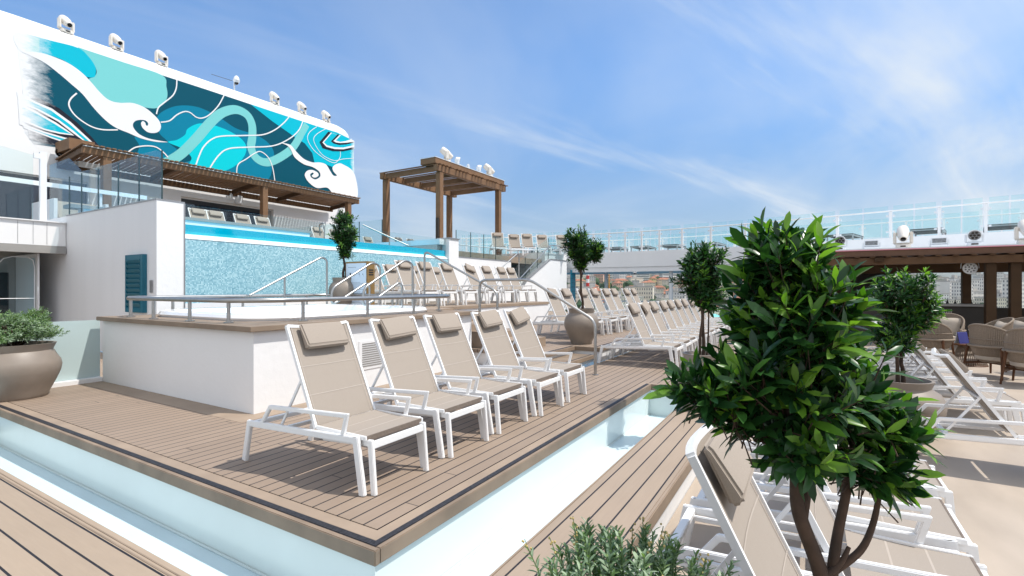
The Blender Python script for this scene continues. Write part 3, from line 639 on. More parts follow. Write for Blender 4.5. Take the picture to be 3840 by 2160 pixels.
# glass balustrade on the left wall
gr = thing('wall_balustrade', 'frameless glass balustrade on the coping of the shutter wall', 'glass railing', (0, 0, 0))
XG = WX + .12
def pane(pts, t, parent, mat=None, name='glass_panel', ax='x', at=None):
    q = MB(); q.prism(pts, at, at + t, ax); return q.build(name, mat or M['glass'], parent)
ys = [12.24, 13.30, 14.36, 15.48, 16.5]
for i in range(4):
    zt = 4.60 if i else 4.60
    pts = [(ys[i] + .02, WZ + .03), (ys[i + 1] - .02, WZ + .03), (ys[i + 1] - .02, 4.62)]
    pts += [(ys[i] + .25, 4.61), (ys[i] + .09, 4.57), (ys[i] + .02, 4.46)] if i == 0 else [(ys[i] + .02, 4.61)]
    pane(pts, .016, gr, M['glass_blue'], at=XG)
pane([(16.52, WZ + .03), (18.7, WZ + .03), (18.7, 5.07), (17.33, 5.09), (16.52, 4.66)], .016, gr, M['glass_blue'], at=XG)
for y in ys + [17.3]:
    q = MB(); q.box(XG - .004, XG + .02, y - .012, y + .012, WZ + .03, 4.58); q.build('glass_joint', M['glass_edge'], gr)
gf = thing('overhang_balustrade', 'clear glass balustrade with white clamp post above panelled overhang', 'glass railing', (0, 0, 0))
for x0, x1 in ((1.6, 3.1), (3.12, 4.72)): pane([(x0, 3.3), (x1, 3.3), (x1, 5.0), (x0, 5.24)], .016, gf, at=17.3, ax='y')
q = MB(); q.box(4.86, 4.99, 17.3, 17.4, 3.3, 5.12); q.build('post', M['white_metal'], gf); q = MB(); q.box(4.73, 4.86, 17.27, 17.33, 4.93, 5.06); q.build('clamp', M['white_metal'], gf)

# ------------------------------------------------------------------ infinity pool block
YT = 12.2; PX0, PX1 = 5.90, 15.5
p = thing('infinity_pool', 'raised infinity pool with blue mosaic front and acrylic window', 'pool', (0, 0, 0))
b = MB(); b.box(PX0, PX1, YT, YT + .25, 1.20, 2.665); b.build('mosaic_front', M['mosaic'], p)
b = MB(); b.box(PX0, PX1 + .5, YT - .02, YT + .25, .9, 1.20); b.build('white_base', M['plaster_smooth'], p)
b = MB(); b.quad((PX0, YT + .001, 2.68), (PX1, YT + .001, 2.68), (PX1, YT + .10, 2.79), (PX0, YT + .10, 2.79)); b.box(PX0, PX1, YT + .10, YT + .25, 2.665, 2.79); b.build('pale_mosaic_sill', M['mosaic_pale'], p)
b = MB(); b.box(PX0, PX1, YT - .004, YT + .02, 2.664, 2.68); b.build('drip_trim', M['grey_metal'], p)
b = MB(); b.box(PX0, PX1, YT + .13, YT + .3, 2.86, 3.015); b.mat(1); b.box(PX0, PX1, YT + .13, YT + .3, 2.79, 2.86); b.build('water_wall', [M['pool_water'], M['pool_water_low']], p)
b = MB(); b.box(PX0, PX1, YT + .3, 17.66, 2.9, 3.0); b.build('water_surface', M['pool_water'], p)
for x0, x1 in ((5.92, 7.9), (7.92, 9.9), (9.92, 11.9), (11.92, 13.9), (13.92, 15.48)):
    pane([(x0, 2.79), (x1, 2.79), (x1, 3.46), (x0, 3.46)], .02, p, name='acrylic_panel', ax='y', at=YT + .09)
b = MB(); b.box(PX0 - .01, PX0 + .02, YT + .05, YT + .16, 2.68, 3.5); b.build('side_channel', M['grey_metal'], p)
b = MB(); b.box(5.9, 13.35, 17.7, 18.1, 2.9, 3.80); b.build('far_wall', M['plaster_smooth'], p)
b = MB(); b.box(5.6, 13.42, 17.66, 18.2, 3.80, 3.90); b.build('far_coping', M['panel_grey'], p)
b = MB(); b.box(15.2, 15.5, YT + .3, 16.9, 2.3, 3.25); b.build('steel_end_wall', M['steel'], p)
b = MB(); b.box(15.16, 15.5, YT + .15, 16.9, 3.25, 3.46); b.build('steel_end_beam', M['lamp_cool'], p)
b = MB(); b.box(PX0, PX1, YT + .3, 18.1, 2.2, 2.3); b.build('basin', M['pool_water'], p)

# upper deck slab
b = MB(); b.box(5.65, 24.2, 18.1, 24.6, 2.8, 3.1); b.box(15.5, 24.2, 12.6, 18.1, 2.8, 3.1); structure(b.build('upper_deck', M['board']))
b = MB(); b.prism([(24.2, 12.4), (28.0, 12.4), (28.0, 22.5), (24.2, 24.5)], 3.0, 3.5); structure(b.build('stern_deck', M['white']))

# pier + terrace wall right of the pool with glass
pr = thing('pool_end_pier', 'white stucco pier closing the right end of the mosaic pool', 'pier', (0, 0, 0))
b = MB(); b.box(15.5, 16.12, YT - .05, YT + .5, .302, 3.49); b.build('pier', M['plaster'], pr)
b = MB(); b.box(15.46, 16.16, YT - .09, YT + .54, 3.49, 3.53); b.build('cap', M['grey_metal'], pr)
tw = thing('terrace_wall', 'low white terrace wall under the glass panels beside big pergola', 'wall', (0, 0, 0))
b = MB(); b.box(16.12, 20.3, YT, YT + .25, .302, 2.80); b.build('wall', M['plaster'], tw)
b = MB(); b.box(16.12, 20.33, YT - .02, YT + .27, 2.80, 2.83); b.build('cap', M['grey_metal'], tw)
tg = thing('terrace_balustrade', 'frameless glass balustrade on the low wall right of the pool', 'glass railing', (0, 0, 0))
xs = [16.16, 17.17, 18.15, 19.12, 20.3]
for i in range(4):
    pane([(xs[i] + .02, 2.83), (xs[i + 1] - .02, 2.83), (xs[i + 1] - .02, 3.91), (xs[i] + .02, 3.92)], .016, tg, ax='y', at=YT + .1)
    q = MB(); q.box(xs[i] - .014, xs[i] + .014, YT + .1, YT + .12, 2.83, 3.90); q.build('glass_joint', M['glass_edge'], tg)
q = MB(); q.tube([(16.0, 12.55, 3.55), (16.75, 12.55, 3.35), (20.5, 12.55, 3.42), (24, 12.6, 3.6)], .025, 8); q.build('handrail', M['lamp_cool'], tg)
ug = thing('deck_balustrade', 'far glass balustrade of the upper deck between pools and big pergola', 'glass railing', (0, 0, 0))
ugy = [24.0, 22.0, 20.2, 18.4, 16.9]
ugx = [13.5, 15.3]
for i in range(4): pane([(ugy[i] - .02, 3.1), (ugy[i + 1] + .02, 3.1), (ugy[i + 1] + .02, 4.7), (ugy[i] - .02, 4.7)], .016, ug, at=16.6)
for y in ugy:
    q = MB(); q.box(16.594, 16.624, y - .014, y + .014, 3.1, 4.7); q.build('glass_joint', M['glass_edge'], ug)

# stairs to the stern deck with glass
st = thing('stair_flight', 'white flight of stairs with glass sides at the far terrace end', 'stairs', (0, 0, 0))
for k in range(9):
    q = MB(); q.box(20.9 + k * .27, 24.2, YT + .35, YT + 1.7, .3 + .29 * k, .3 + .29 * (k + 1)); q.build('tread', M['panel_grey'], st)
b = MB(); b.prism([(21.0, .3), (26.6, .3), (26.6, 3.11), (24.5, 3.11), (21.9, 1.95), (21.0, 1.3)], YT, YT + .3, 'y'); b.build('stair_wall', M['plaster'], st)
b = MB(); b.bar([(21.0, YT + .15, 1.32), (21.9, YT + .15, 1.97), (24.5, YT + .15, 3.13), (26.6, YT + .15, 3.13)], .36, .04, side=(0, 1, 0)); b.build('stair_coping', M['grey_metal'], st)
for x0, x1, z0a, z1a in ((20.9, 21.9, 1.32, 1.98), (21.94, 23.2, 2.0, 2.55), (23.24, 24.5, 2.58, 3.14), (24.54, 26.5, 3.15, 3.15)):
    pane([(x0, z0a), (x1, z1a), (x1, z1a + 1.15), (x0, z0a + 1.15)], .016, st, ax='y', at=YT + .14)
    q = MB(); q.box(x0 - .014, x0 + .014, YT + .14, YT + .16, z0a, z0a + 1.12); q.build('glass_joint', M['glass_edge'], st)
b = MB(); b.tube(fillet([(20.6, YT - .05, 1.75), (24.4, YT - .05, 3.9), (26.5, YT - .05, 3.9)], .3), .026, 8); b.build('handrail', M['steel'], st)
bs = thing('blue_shutter', 'bright blue louvred shutter beside potted tree at the stair end', 'shutter', (0, 0, 0))
b = MB(); b.box(27.1, 27.75, 12.15, 12.2, .3, 2.62); b.build('leaf', M['teal_light'], bs)
for k in range(8):
    q = MB(); q.box(27.2, 27.6, 12.11, 12.152, .6 + k * .25, .63 + k * .25); q.build('slat', M['teal_shutter'], bs)

# ------------------------------------------------------------------ curved promenade bridge
BP = [(23.6, -13), (24.1, -9.5), (24.65, -6.4), (25.4, -2.8), (26.75, 2.2), (27.35, 6.3), (27.45, 9.0), (27.3, 11.5), (26.9, 14.2), (26.2, 17.0), (25.4, 19.0)]
BC = [Vector((p_.x, p_.y, 0)) for p_ in spline([(x, y, 0) for x, y in BP], 8)]
def nrm(i, pts=BC):
    a, c = pts[max(0, i - 1)], pts[min(len(pts) - 1, i + 1)]; d = (c - a).normalized(); return Vector((d.y, -d.x, 0))
NB = [nrm(i) for i in range(len(BC))]
def sweep(prof, b=None):
    """profile points (offset outward, z) swept along the bridge line"""
    b = b or MB(); m = len(prof); vs = []
    for c, n in zip(BC, NB): vs += [(c.x + n.x * o, c.y + n.y * o, z) for o, z in prof]
    fs = [(i * m + k, i * m + (k + 1) % m, (i + 1) * m + (k + 1) % m, (i + 1) * m + k) for i in range(len(BC) - 1) for k in range(m)]
    fs += [tuple(range(m)), tuple((len(BC) - 1) * m + k for k in reversed(range(m)))]
    return b.add(vs, fs)
br = thing('promenade_bridge', 'white curved promenade bridge crossing above the loungers', 'bridge', (0, 0, 0))
sweep([(0, 2.74), (0, 3.6), (4.6, 3.6), (4.6, 2.74)]).build('upper_band', M['white'], br)
sweep([(.06, 2.47), (.06, 2.738), (4.5, 2.738), (4.5, 2.47)]).build('lower_band', M['white'], br)
q = MB(); q.lathe([(.1, 0), (.1, .06), (.13, .08), (.13, .1)], 16, (26.75, 8.2, 2.36)); q.mat(1); q.lathe([(.02, -.06), (.07, -.03), (.085, 0)], 16, (26.75, 8.2, 2.36)); q.build('dome_camera', [M['white_metal'], M['lens']], br)
for x, y in ((27.9, 6.55), (29.6, 10.9), (26.9, -1.2), (28.4, 2.4)):
    q = MB(); q.cyl((x, y, -.28), (x, y, 2.47), .105, 20); q.build('column', M['white'], br, smooth=True)
def along(off, z): return [(c.x + n.x * off, c.y + n.y * off, z) for c, n in zip(BC, NB)]
for off, nm, lab in ((.08, 'inner', 'near'), (4.45, 'outer', 'far')):
    rr = thing('bridge_railing', 'white post and glass railing on the %s edge of the promenade bridge' % lab, 'railing', (0, 0, 0))
    q = MB(); q.tube(along(off, 4.70), .032, 8); q.build('top_rail', M['white_metal'], rr, smooth=True)
    n_ = 0
    for i in range(0, len(BC) - 1, 3):
        c, nn = BC[i], NB[i]; dd = (BC[min(i + 3, len(BC) - 1)] - c); L = dd.length; dd.normalize()
        P0 = c + nn * off
        q = MB(); q.beam(P0 + Vector((0, 0, 3.6)), P0 + Vector((0, 0, 4.67)), .09, .07, up=nn); q.build('post', M['white_metal'], rr)
        q = MB()
        for z in (4.5, 3.85):
            for s_ in (-.11, .11): q.beam(P0 + dd * (s_ - .04) + Vector((0, 0, z)), P0 + dd * (s_ + .04) + Vector((0, 0, z)), .06, .07)
        q.build('clamp', M['lamp_cool'], rr)
        for a_, e_ in ((.09, L * .5 - .03), (L * .5 + .03, L - .09)):
            q = MB(); q.beam(P0 + dd * a_ + Vector((0, 0, 4.29)), P0 + dd * e_ + Vector((0, 0, 4.29)), .012, 1.24); q.build('glass_panel', M['glass_teal'], rr)
lr = thing('deck_edge_railing', 'low white railing at the open deck edge under the bridge', 'railing', (0, 0, 0))
q = MB(); q.tube([(29.9, -6, .74), (29.9, 12, .74)], .05, 8); q.build('top_rail', M['white_metal'], lr)
for k in range(10):
    q = MB(); q.box(29.86, 29.94, -6 + k * 2, -5.93 + k * 2, -.28, .72); q.build('post', M['white_metal'], lr)
    if k < 9:
        q = MB(); q.box(29.89, 29.905, -5.9 + k * 2, -4.04 + k * 2, -.15, .66); q.build('glass_panel', M['glass'], lr)

# ------------------------------------------------------------------ mural superstructure
YM = 24.5
tw_ = thing('mural_tower', 'white ship superstructure with turquoise wave mural and dark window band', 'building', (0, 0, 0))
prof = [(24.5, 3.1), (24.5, 10.93), (24.56, 11.15), (24.72, 11.36), (24.98, 11.52), (25.3, 11.6), (34, 11.6), (34, 3.1)]
# plan outline with rounded corners, extruded; crown is a rounded cornice
def plan(off):
    r1, r2 = 2.6, 1.1; x0, x1, y0, y1 = 3.3 + off, 21.9 - off, 24.5 + off, 34 - off; pts = []
    for k in range(13): a = R(180 + 90 * k / 12); pts.append((x0 + r1 + r1 * math.cos(a), y0 + r1 + r1 * math.sin(a)))
    for k in range(9): a = R(270 + 90 * k / 8); pts.append((x1 - r2 + r2 * math.cos(a), y0 + r2 + r2 * math.sin(a)))
    pts += [(x1, y1), (x0, y1)]; return pts
b = MB(); L_ = [(0, 5.72), (0, 10.95), (.04, 11.14), (.15, 11.33), (.34, 11.48), (.60, 11.57), (1.0, 11.6)]
ring = [[(x, y, z) for x, y in plan(o)] for o, z in L_]; m_ = len(ring[0]); b.v = [q for r_ in ring for q in r_]
b.f = [(i * m_ + k, i * m_ + (k + 1) % m_, (i + 1) * m_ + (k + 1) % m_, (i + 1) * m_ + k) for i in range(len(ring) - 1) for k in range(m_)] + [tuple(range(m_)), tuple((len(ring) - 1) * m_ + k for k in range(m_))]
b.m = [0] * len(b.f); b.build('upper_block', M['tower_white'], tw_, smooth=True)
b = MB()
b.box(3.4, 4.0, 24.5, 33, 3.1, 5.72); b.box(8.3, 11.7, 24.5, 33, 3.1, 5.72); b.box(16.25, 21.0, 24.5, 33, 3.1, 5.72); b.box(11.7, 16.25, 24.75, 33, 5.66, 5.72); b.box(4.0, 8.3, 24.6, 33, 5.66, 5.72); b.box(4, 8.3, 24.9, 33, 3.1, 3.3)
b.build('lower_wall', M['plaster_smooth'], tw_)
b = MB(); b.cyl((20.6, 25.8, 5.1), (20.6, 25.8, 5.72), 1.25, 40, r2=1.3); b.build('corner_drum', M['white'], tw_, smooth=True)
b = MB(); b.box(11.7, 15.75, 24.74, 24.8, 3.2, 5.66); b.build('window_frame', M['black'], tw_)
for x0, x1 in ((11.78, 12.5), (12.6, 13.5), (13.6, 14.6), (14.7, 15.65)):
    q = MB(); q.box(x0, x1, 24.725, 24.739, 3.3, 5.46); q.build('window_pane', M['glass_dark'], tw_)
b = MB(); b.box(15.75, 16.25, 24.70, 24.8, 3.1, 5.66); b.build('reveal', M['panel_grey'], tw_)
b = MB(); b.box(4.0, 8.3, 24.62, 24.7, 3.3, 5.66); b.build('side_window', M['glass_dark'], tw_)
b = MB()
for z in (8.74,): b.box(7.0, 20.8, 24.497, 24.5, z, z + .012)
for x in (8.32, 17.2): b.box(x, x + .012, 24.497, 24.5, 5.8, 10.9)
b.build('panel_seam', M['lamp_cool'], tw_)
# mural: layered paint, each coat 4 mm over the one below
mk = list(MUR.keys()); b = MB(); lay = 0
for c, kind, wd, pts in MURAL:
    lay += 1; b.mat(mk.index(c)); y = YM - .003 - .0007 * lay
    if kind in ('P', 'Q'):
        pp = [(q.x, q.y) for q in spline([(x, z, 0) for x, z in pts], 5, closed=True)] if kind == 'P' else pts
        tri = tessellate_polygon([[Vector((x, z, 0)) for x, z in pp]])
        b.add([(x, y, z) for x, z in pp], [tuple(t_) for t_ in tri])
    else:
        sp_ = spline([(x, z, 0) for x, z in pts], 8); n = len(sp_); vs = []
        for i, q in enumerate(sp_):
            d = (sp_[min(n - 1, i + 1)] - sp_[max(0, i - 1)]).normalized(); w_ = wd / 2 if kind == 'L' else (wd[min(len(wd) - 1, int(i / 8))] / 2 + 0)
            vs += [(q.x - d.y * w_, y, q.y + d.x * w_), (q.x + d.y * w_, y, q.y - d.x * w_)]
        b.add(vs, [(2 * i, 2 * i + 1, 2 * i + 3, 2 * i + 2) for i in range(n - 1)])
me_o = b.build('wave_mural', [M['mur_' + k] for k in mk], tw_)
# ------------------------------------------------------------------ pergolas
fp = thing('facade_pergola', 'long brown timber pergola with slatted roof along the mural wall', 'pergola', (0, 0, 0))
for x in (7.9, 14.05, 19.05):
    q = MB(); q.box(x, x + .26, 22.0, 22.26, 3.1, 6.32); q.build('post', M['brown'], fp, bevel=.01)
q = MB(); q.box(7.3, 19.85, 21.98, 22.12, 6.32, 6.56); q.build('front_beam', M['brown'], fp, bevel=.01)
q = MB(); q.box(7.3, 19.85, 24.2, 24.34, 6.05, 6.3); q.build('wall_beam', M['brown_dark'], fp, bevel=.01)
q = MB(); q.box(7.3, 19.86, 21.95, 22.0, 6.565, 6.595); q.build('light_strip', M['lamp_cool'], fp)
for x in (7.35, 10.4, 13.9, 16.3, 19.7):
    q = MB(); q.beam((x, 22.12, 6.44), (x, 24.34, 6.2), .1, .2); q.build('rafter', M['brown_dark'], fp)
k = 0
x = 7.3
while x < 19.8:
    if 1:
        q = MB(); q.beam((x, 21.8, 6.62 + .012 * (k % 2)), (x, 24.3, 6.36), .125, .035); q.build('slat', M['brown'], fp)
    x += .175; k += 1
q = MB(); q.box(7.25, 8.0, 23.0, 24.3, 6.6, 7.0); q.build('end_box', M['brown'], fp)

X1, Y1, X2, Y2 = 17.9, 14.45, 22.9, 17.8
bp_ = thing('freestanding_pergola', 'tall freestanding brown pergola carrying white stage lights on its roof', 'pergola', (0, 0, 0))
for x, y in ((X1, Y1), (X1, Y2), (X2, Y1), (X2, Y2)):
    q = MB(); q.box(x - .13, x + .13, y, y + .26, 3.1, 6.86); q.build('post', M['brown'], bp_, bevel=.012)
for y in (Y1 - .02, Y2): q = MB(); q.box(X1 - .35, X2 + .55, y, y + .22, 6.86, 7.15); q.build('main_beam', M['brown'], bp_, bevel=.01)
for x in (X1 - .1, X1 + 1.2, X1 + 2.5, X1 + 3.8, X2 + .1):
    q = MB(); q.box(x - .06, x + .06, Y1 + .2, Y2, 6.9, 7.12); q.build('rafter', M['brown'], bp_)
k = 0; x = X1 - .3
while x < X2 + .6:
    if k % 5 != 4: q = MB(); q.box(x, x + .11, Y1 - .16, Y2 + .3, 7.155, 7.19); q.build('slat', M['brown'], bp_)
    x += .262; k += 1
q = MB(); q.box(X1 - .4, X2 + .5, Y1 + .05, Y1 + .93, 7.2, 7.46); q.build('equipment_box', M['brown'], bp_, bevel=.01)
q = MB(); q.box(X1 - .42, X2 + .52, Y1 + .03, Y1 + .95, 7.462, 7.485); q.build('box_lid', M['lamp_cool'], bp_)
q = MB(); q.box(X1 - .2, X1 - .14, Y1 + .03, Y1 + .2, 3.3, 4.75); q.build('speaker_column', M['panel_dark'], bp_)

bar = thing('bar_pavilion', 'brown roofed bar pavilion with timber posts and dark interior at right', 'bar', (0, 0, 0))
BX = 20.0
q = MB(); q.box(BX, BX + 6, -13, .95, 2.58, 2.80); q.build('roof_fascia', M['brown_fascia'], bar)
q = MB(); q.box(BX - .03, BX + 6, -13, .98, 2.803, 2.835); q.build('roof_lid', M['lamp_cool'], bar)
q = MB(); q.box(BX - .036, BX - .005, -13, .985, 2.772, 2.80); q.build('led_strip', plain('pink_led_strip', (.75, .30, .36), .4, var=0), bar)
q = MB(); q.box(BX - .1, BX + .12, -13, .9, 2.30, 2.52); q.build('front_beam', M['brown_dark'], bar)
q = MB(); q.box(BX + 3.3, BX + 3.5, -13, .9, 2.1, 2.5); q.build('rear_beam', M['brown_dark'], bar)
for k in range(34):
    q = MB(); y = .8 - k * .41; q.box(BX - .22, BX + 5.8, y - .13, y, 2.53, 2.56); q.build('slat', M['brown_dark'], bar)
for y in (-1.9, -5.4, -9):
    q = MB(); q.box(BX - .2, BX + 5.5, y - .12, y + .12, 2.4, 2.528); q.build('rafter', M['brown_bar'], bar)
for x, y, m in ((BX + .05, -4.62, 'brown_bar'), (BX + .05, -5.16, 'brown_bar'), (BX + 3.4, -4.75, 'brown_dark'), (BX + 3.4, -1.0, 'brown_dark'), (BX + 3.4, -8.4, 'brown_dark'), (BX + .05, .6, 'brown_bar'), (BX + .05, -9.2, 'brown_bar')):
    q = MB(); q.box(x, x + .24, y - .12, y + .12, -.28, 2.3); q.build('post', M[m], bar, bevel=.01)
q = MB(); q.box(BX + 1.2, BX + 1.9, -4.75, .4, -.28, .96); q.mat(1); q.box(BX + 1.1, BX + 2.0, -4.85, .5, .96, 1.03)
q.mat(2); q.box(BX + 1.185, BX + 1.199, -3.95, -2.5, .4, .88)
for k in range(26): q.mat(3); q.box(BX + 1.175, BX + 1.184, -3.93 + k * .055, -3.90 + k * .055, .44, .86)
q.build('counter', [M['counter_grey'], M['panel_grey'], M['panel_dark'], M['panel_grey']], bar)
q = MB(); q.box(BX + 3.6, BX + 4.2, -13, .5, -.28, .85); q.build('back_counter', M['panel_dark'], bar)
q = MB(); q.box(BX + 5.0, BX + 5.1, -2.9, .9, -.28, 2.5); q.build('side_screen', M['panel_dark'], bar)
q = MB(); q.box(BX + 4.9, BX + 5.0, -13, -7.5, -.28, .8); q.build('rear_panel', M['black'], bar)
for k in range(9):
    q = MB(); y = -3.2 - k * .22; q.lathe([(.04, 0), (.04, .16), (.015, .22), (.015, .28)], 10, (BX + 3.85, y, .85)); q.build('bottle', M['black'], bar)

# ------------------------------------------------------------------ stage lights
def spot_head(tilt=36):
    r = thing('moving_head_light', 'cream moving head spotlight', 'stage light')
    q = MB(); q.box(-.17, .17, -.15, .15, 0, .11); q.box(-.20, .20, -.06, .06, .001, .03); q.build('base', M['lamp_white'], r, bevel=.015)
    q = MB(); q.box(-.23, -.15, -.07, .07, .13, .47); q.box(.15, .23, -.07, .07, .13, .47); q.box(-.23, .23, -.075, .075, .112, .16); q.build('yoke', M['lamp_white'], r, bevel=.02)
    T = Matrix.Translation((0, 0, .42)) @ Matrix.Rotation(R(tilt), 4, 'X')
    q = MB(); prof = [(.02, -.29), (.10, -.285), (.135, -.25), (.15, -.12), (.15, .02), (.13, .12), (.105, .26), (.085, .30)]
    q.lathe(prof, 20); q.v = [tuple(T @ Matrix.Rotation(R(90), 4, 'X') @ Vector(p_)) for p_ in q.v]
    # square up the rear casing a little
    h = q.build('head', M['lamp_white'], r, smooth=True)
    q = MB(); q.lathe([(.068, 0), (.06, .006)], 18); TT = T @ Matrix.Translation((0, -.302, 0)) @ Matrix.Rotation(R(90), 4, 'X'); q.v = [tuple(TT @ Vector(p_)) for p_ in q.v]; q.build('lens', M['lens'], h)
    q = MB(); q.box(-.06, .06, -.155, -.149, .03, .07); q.build('display', M['panel_dark'], r)
    return r
def wash_head():
    r = thing('wash_light', 'white round wash light', 'stage light')
    q = MB(); q.box(-.16, .16, -.14, .14, 0, .10); q.build('base', M['lamp_cool'], r, bevel=.015)
    q = MB(); q.box(-.22, -.17, -.05, .05, .12, .36); q.box(.17, .22, -.05, .05, .12, .36); q.box(-.22, .22, -.05, .05, .102, .14); q.build('yoke', M['lamp_cool'], r, bevel=.015)
    T = Matrix.Translation((0, 0, .33)) @ Matrix.Rotation(R(10), 4, 'X') @ Matrix.Rotation(R(90), 4, 'X')
    q = MB(); q.lathe([(.08, -.16), (.14, -.12), (.165, 0), (.17, .08), (.15, .085)], 22); q.v = [tuple(T @ Vector(p_)) for p_ in q.v]; h = q.build('head', M['lamp_cool'], r, smooth=True)
    q = MB(); q.lathe([(.148, .086), (.14, .088)], 22); q.v = [tuple(T @ Vector(p_)) for p_ in q.v]; q.build('face', M['led_face'], h)
    for k in range(7):
        a = R(60 * k); cc = (0, 0) if k == 6 else (.085 * math.cos(a), .085 * math.sin(a))
        q = MB(); q.lathe([(.037, .09), (.03, .094)], 12, (cc[0], cc[1], 0)); q.v = [tuple(T @ Vector(p_)) for p_ in q.v]; q.build('lens', M['lens'], h)
    q = MB(); q.box(-.08, .08, -.146, -.139, .03, .075); q.build('display', M['panel_dark'], r)
    return r
def flood():
    r = thing('floodlight_panel', 'white rectangular LED panel light', 'stage light')
    q = MB(); q.box(-.20, .20, -.09, .07, 0, .07); q.build('base', M['lamp_cool'], r, bevel=.01)
    T = Matrix.Translation((0, 0, .19)) @ Matrix.Rotation(R(-14), 4, 'X')
    q = MB(); q.box(-.2, .2, -.05, .05, -.10, .10, T); q.build('panel', M['lamp_cool'], r, bevel=.01)
    q = MB(); q.box(-.165, .165, -.056, -.051, -.07, .07, T); q.build('led_face', M['led_face'], r)
    q = MB(); q.box(-.25, -.2, -.04, .04, .0, .22); q.box(.2, .25, -.04, .04, .0, .22); q.build('bracket', M['lamp_cool'], r, bevel=.01)
    return r
SPOT, WASH, FLOOD = spot_head(), wash_head(), flood()
used = set()
def put_light(p_, loc, rz, label, group):
    o = p_ if p_.name not in used else copy_tree(p_)
    used.add(p_.name); o.location = loc; o.rotation_euler = (0, 0, rz); o['label'] = label; o['group'] = group
    return o
wh = ['leftmost cream moving light on the mural tower roof edge', 'cream moving light second from left above the mural', 'cream moving light third from left above the mural', 'cream moving light just right of the small camera above mural', 'cream moving light second from right above the mural', 'rightmost cream moving light above the mural chevrons']
for i, x in enumerate((7.75, 9.4, 11.08, 16.57, 18.26, 19.92)):
    o = put_light(SPOT, (x, 24.9, 11.46), R(6), wh[i], 'moving lights along the mural tower'); o.scale = (1.12,) * 3
    if i == 0: SP_ROT = 0
wl = ['cream moving light at left end of the freestanding pergola roof', 'round white wash light left on the freestanding pergola roof', 'low white LED panel in the middle of the freestanding pergola roof', 'round white wash light right on the freestanding pergola roof', 'cream moving light at right end of the freestanding pergola roof']
for i, (pt, x) in enumerate(((SPOT, 18.75), (WASH, 19.65), (FLOOD, 20.5), (WASH, 21.5), (SPOT, 22.4))):
    put_light(pt, (x, 14.85, 7.487), R(42) if pt is not SPOT else R(50), wl[i], 'stage lights on the freestanding pergola')
wb = ['cream moving light on bar roof behind the big leafy tree', 'round wash light on bar roof beside the big leafy tree', 'LED panel on bar roof left of the middle cream moving light', 'cream moving light in the middle of the bar roof edge', 'LED panel on bar roof right of the middle cream moving light', 'round wash light near the right end of the bar roof', 'cream moving light at the right picture edge on bar roof']
for i, (pt, y) in enumerate(((SPOT, .24), (WASH, -.87), (FLOOD, -1.74), (SPOT, -2.57), (FLOOD, -3.47), (WASH, -4.3), (SPOT, -5.45))):
    put_light(pt, (20.35, y, 2.836), R(-96), wb[i], 'stage lights on the bar roof')
# small fixtures
cm = thing('roof_camera', 'small white security camera on pole above the mural', 'camera', (14.4, 24.95, 11.55))
q = MB(); q.cyl((0, 0, 0), (0, 0, .45), .04, 8); q.build('pole', M['lamp_cool'], cm); q = MB(); q.lathe([(.12, 0), (.16, .12), (.10, .3), (.03, .36)], 14, (.05, -.1, .35)); q.mat(1); q.lathe([(.03, -.1), (.09, -.04), (.1, 0)], 14, (.05, -.1, .35)); q.build('dome', [M['lamp_cool'], M['lens']], cm)
q = MB(); q.cyl((-.1, 0, .42), (-1.1, .05, .40), .012, 6); q.build('cable', M['black'], cm)
for nm, lc, lab in (('left', (7.36, 24.2, 6.6), 'black horn loudspeaker on the wall under the mural, far left'), ('right', (20.55, 24.2, 6.5), 'black horn loudspeaker under the right end of facade pergola')):
    sp_ = thing('horn_speaker', lab, 'loudspeaker', lc, 0, 'wall horn loudspeakers')
    T = Matrix.Rotation(R(80), 4, 'X')
    q = MB(); q.lathe([(.05, -.2), (.07, -.1), (.16, .1), (.18, .1), (.155, .09), (.04, -.05)], 20, cap=False); q.v = [tuple(T @ Vector(p_)) for p_ in q.v]; q.build('horn', M['black'], sp_, smooth=True)
    q = MB(); q.box(-.05, .05, .05, .3, -.12, .02); q.build('bracket', M['lamp_cool'], sp_)
fl = thing('wall_floodlight', 'white boxy floodlight bracketed on wall left of facade pergola', 'floodlight', (8.3, 24.1, 6.35)); T = Matrix.Rotation(R(18), 4, 'X')
q = MB(); q.box(-.5, .45, -.2, .15, -.12, .14, T); q.build('housing', M['lamp_cool'], fl, bevel=.03); q = MB(); q.box(-.6, -.5, -.1, .38, -.1, .2); q.build('bracket', M['lamp_cool'], fl)
wl_ = thing('bulkhead_lamp', 'white ribbed bulkhead lamp on wall under facade pergola', 'wall lamp', (14.25, 24.3, 5.95))
q = MB(); q.lathe([(.13, -.25), (.17, -.2), (.17, .12), (.15, .16)], 16); q.build('shade', M['lamp_cool'], wl_); q = MB(); q.box(-.5, -.36, -.1, .18, -.1, .22); q.box(-.36, -.1, -.04, .04, .05, .12); q.build('bracket', M['lamp_cool'], wl_)
hl = thing('hanging_spotlight', 'round white spotlight hanging under the bar roof', 'spotlight', (20.6, -4.25, 2.16), R(-96)); T = Matrix.Rotation(R(90), 4, 'X')
q = MB(); q.lathe([(.12, -.08), (.17, -.02), (.18, .06), (.15, .065)], 20); q.v = [tuple(T @ Vector(p_)) for p_ in q.v]; q.build('head', M['lamp_cool'], hl, smooth=True)
for k in range(12):
    a = R(k * 40); rr_ = .045 if k >= 9 else .11; a = R(120 * k) if k >= 9 else a
    q = MB(); q.lathe([(.024, .066), (.02, .07)], 8, (rr_ * math.cos(a), rr_ * math.sin(a), 0)); q.v = [tuple(T @ Vector(p_)) for p_ in q.v]; q.build('lens', M['led_face'], hl)
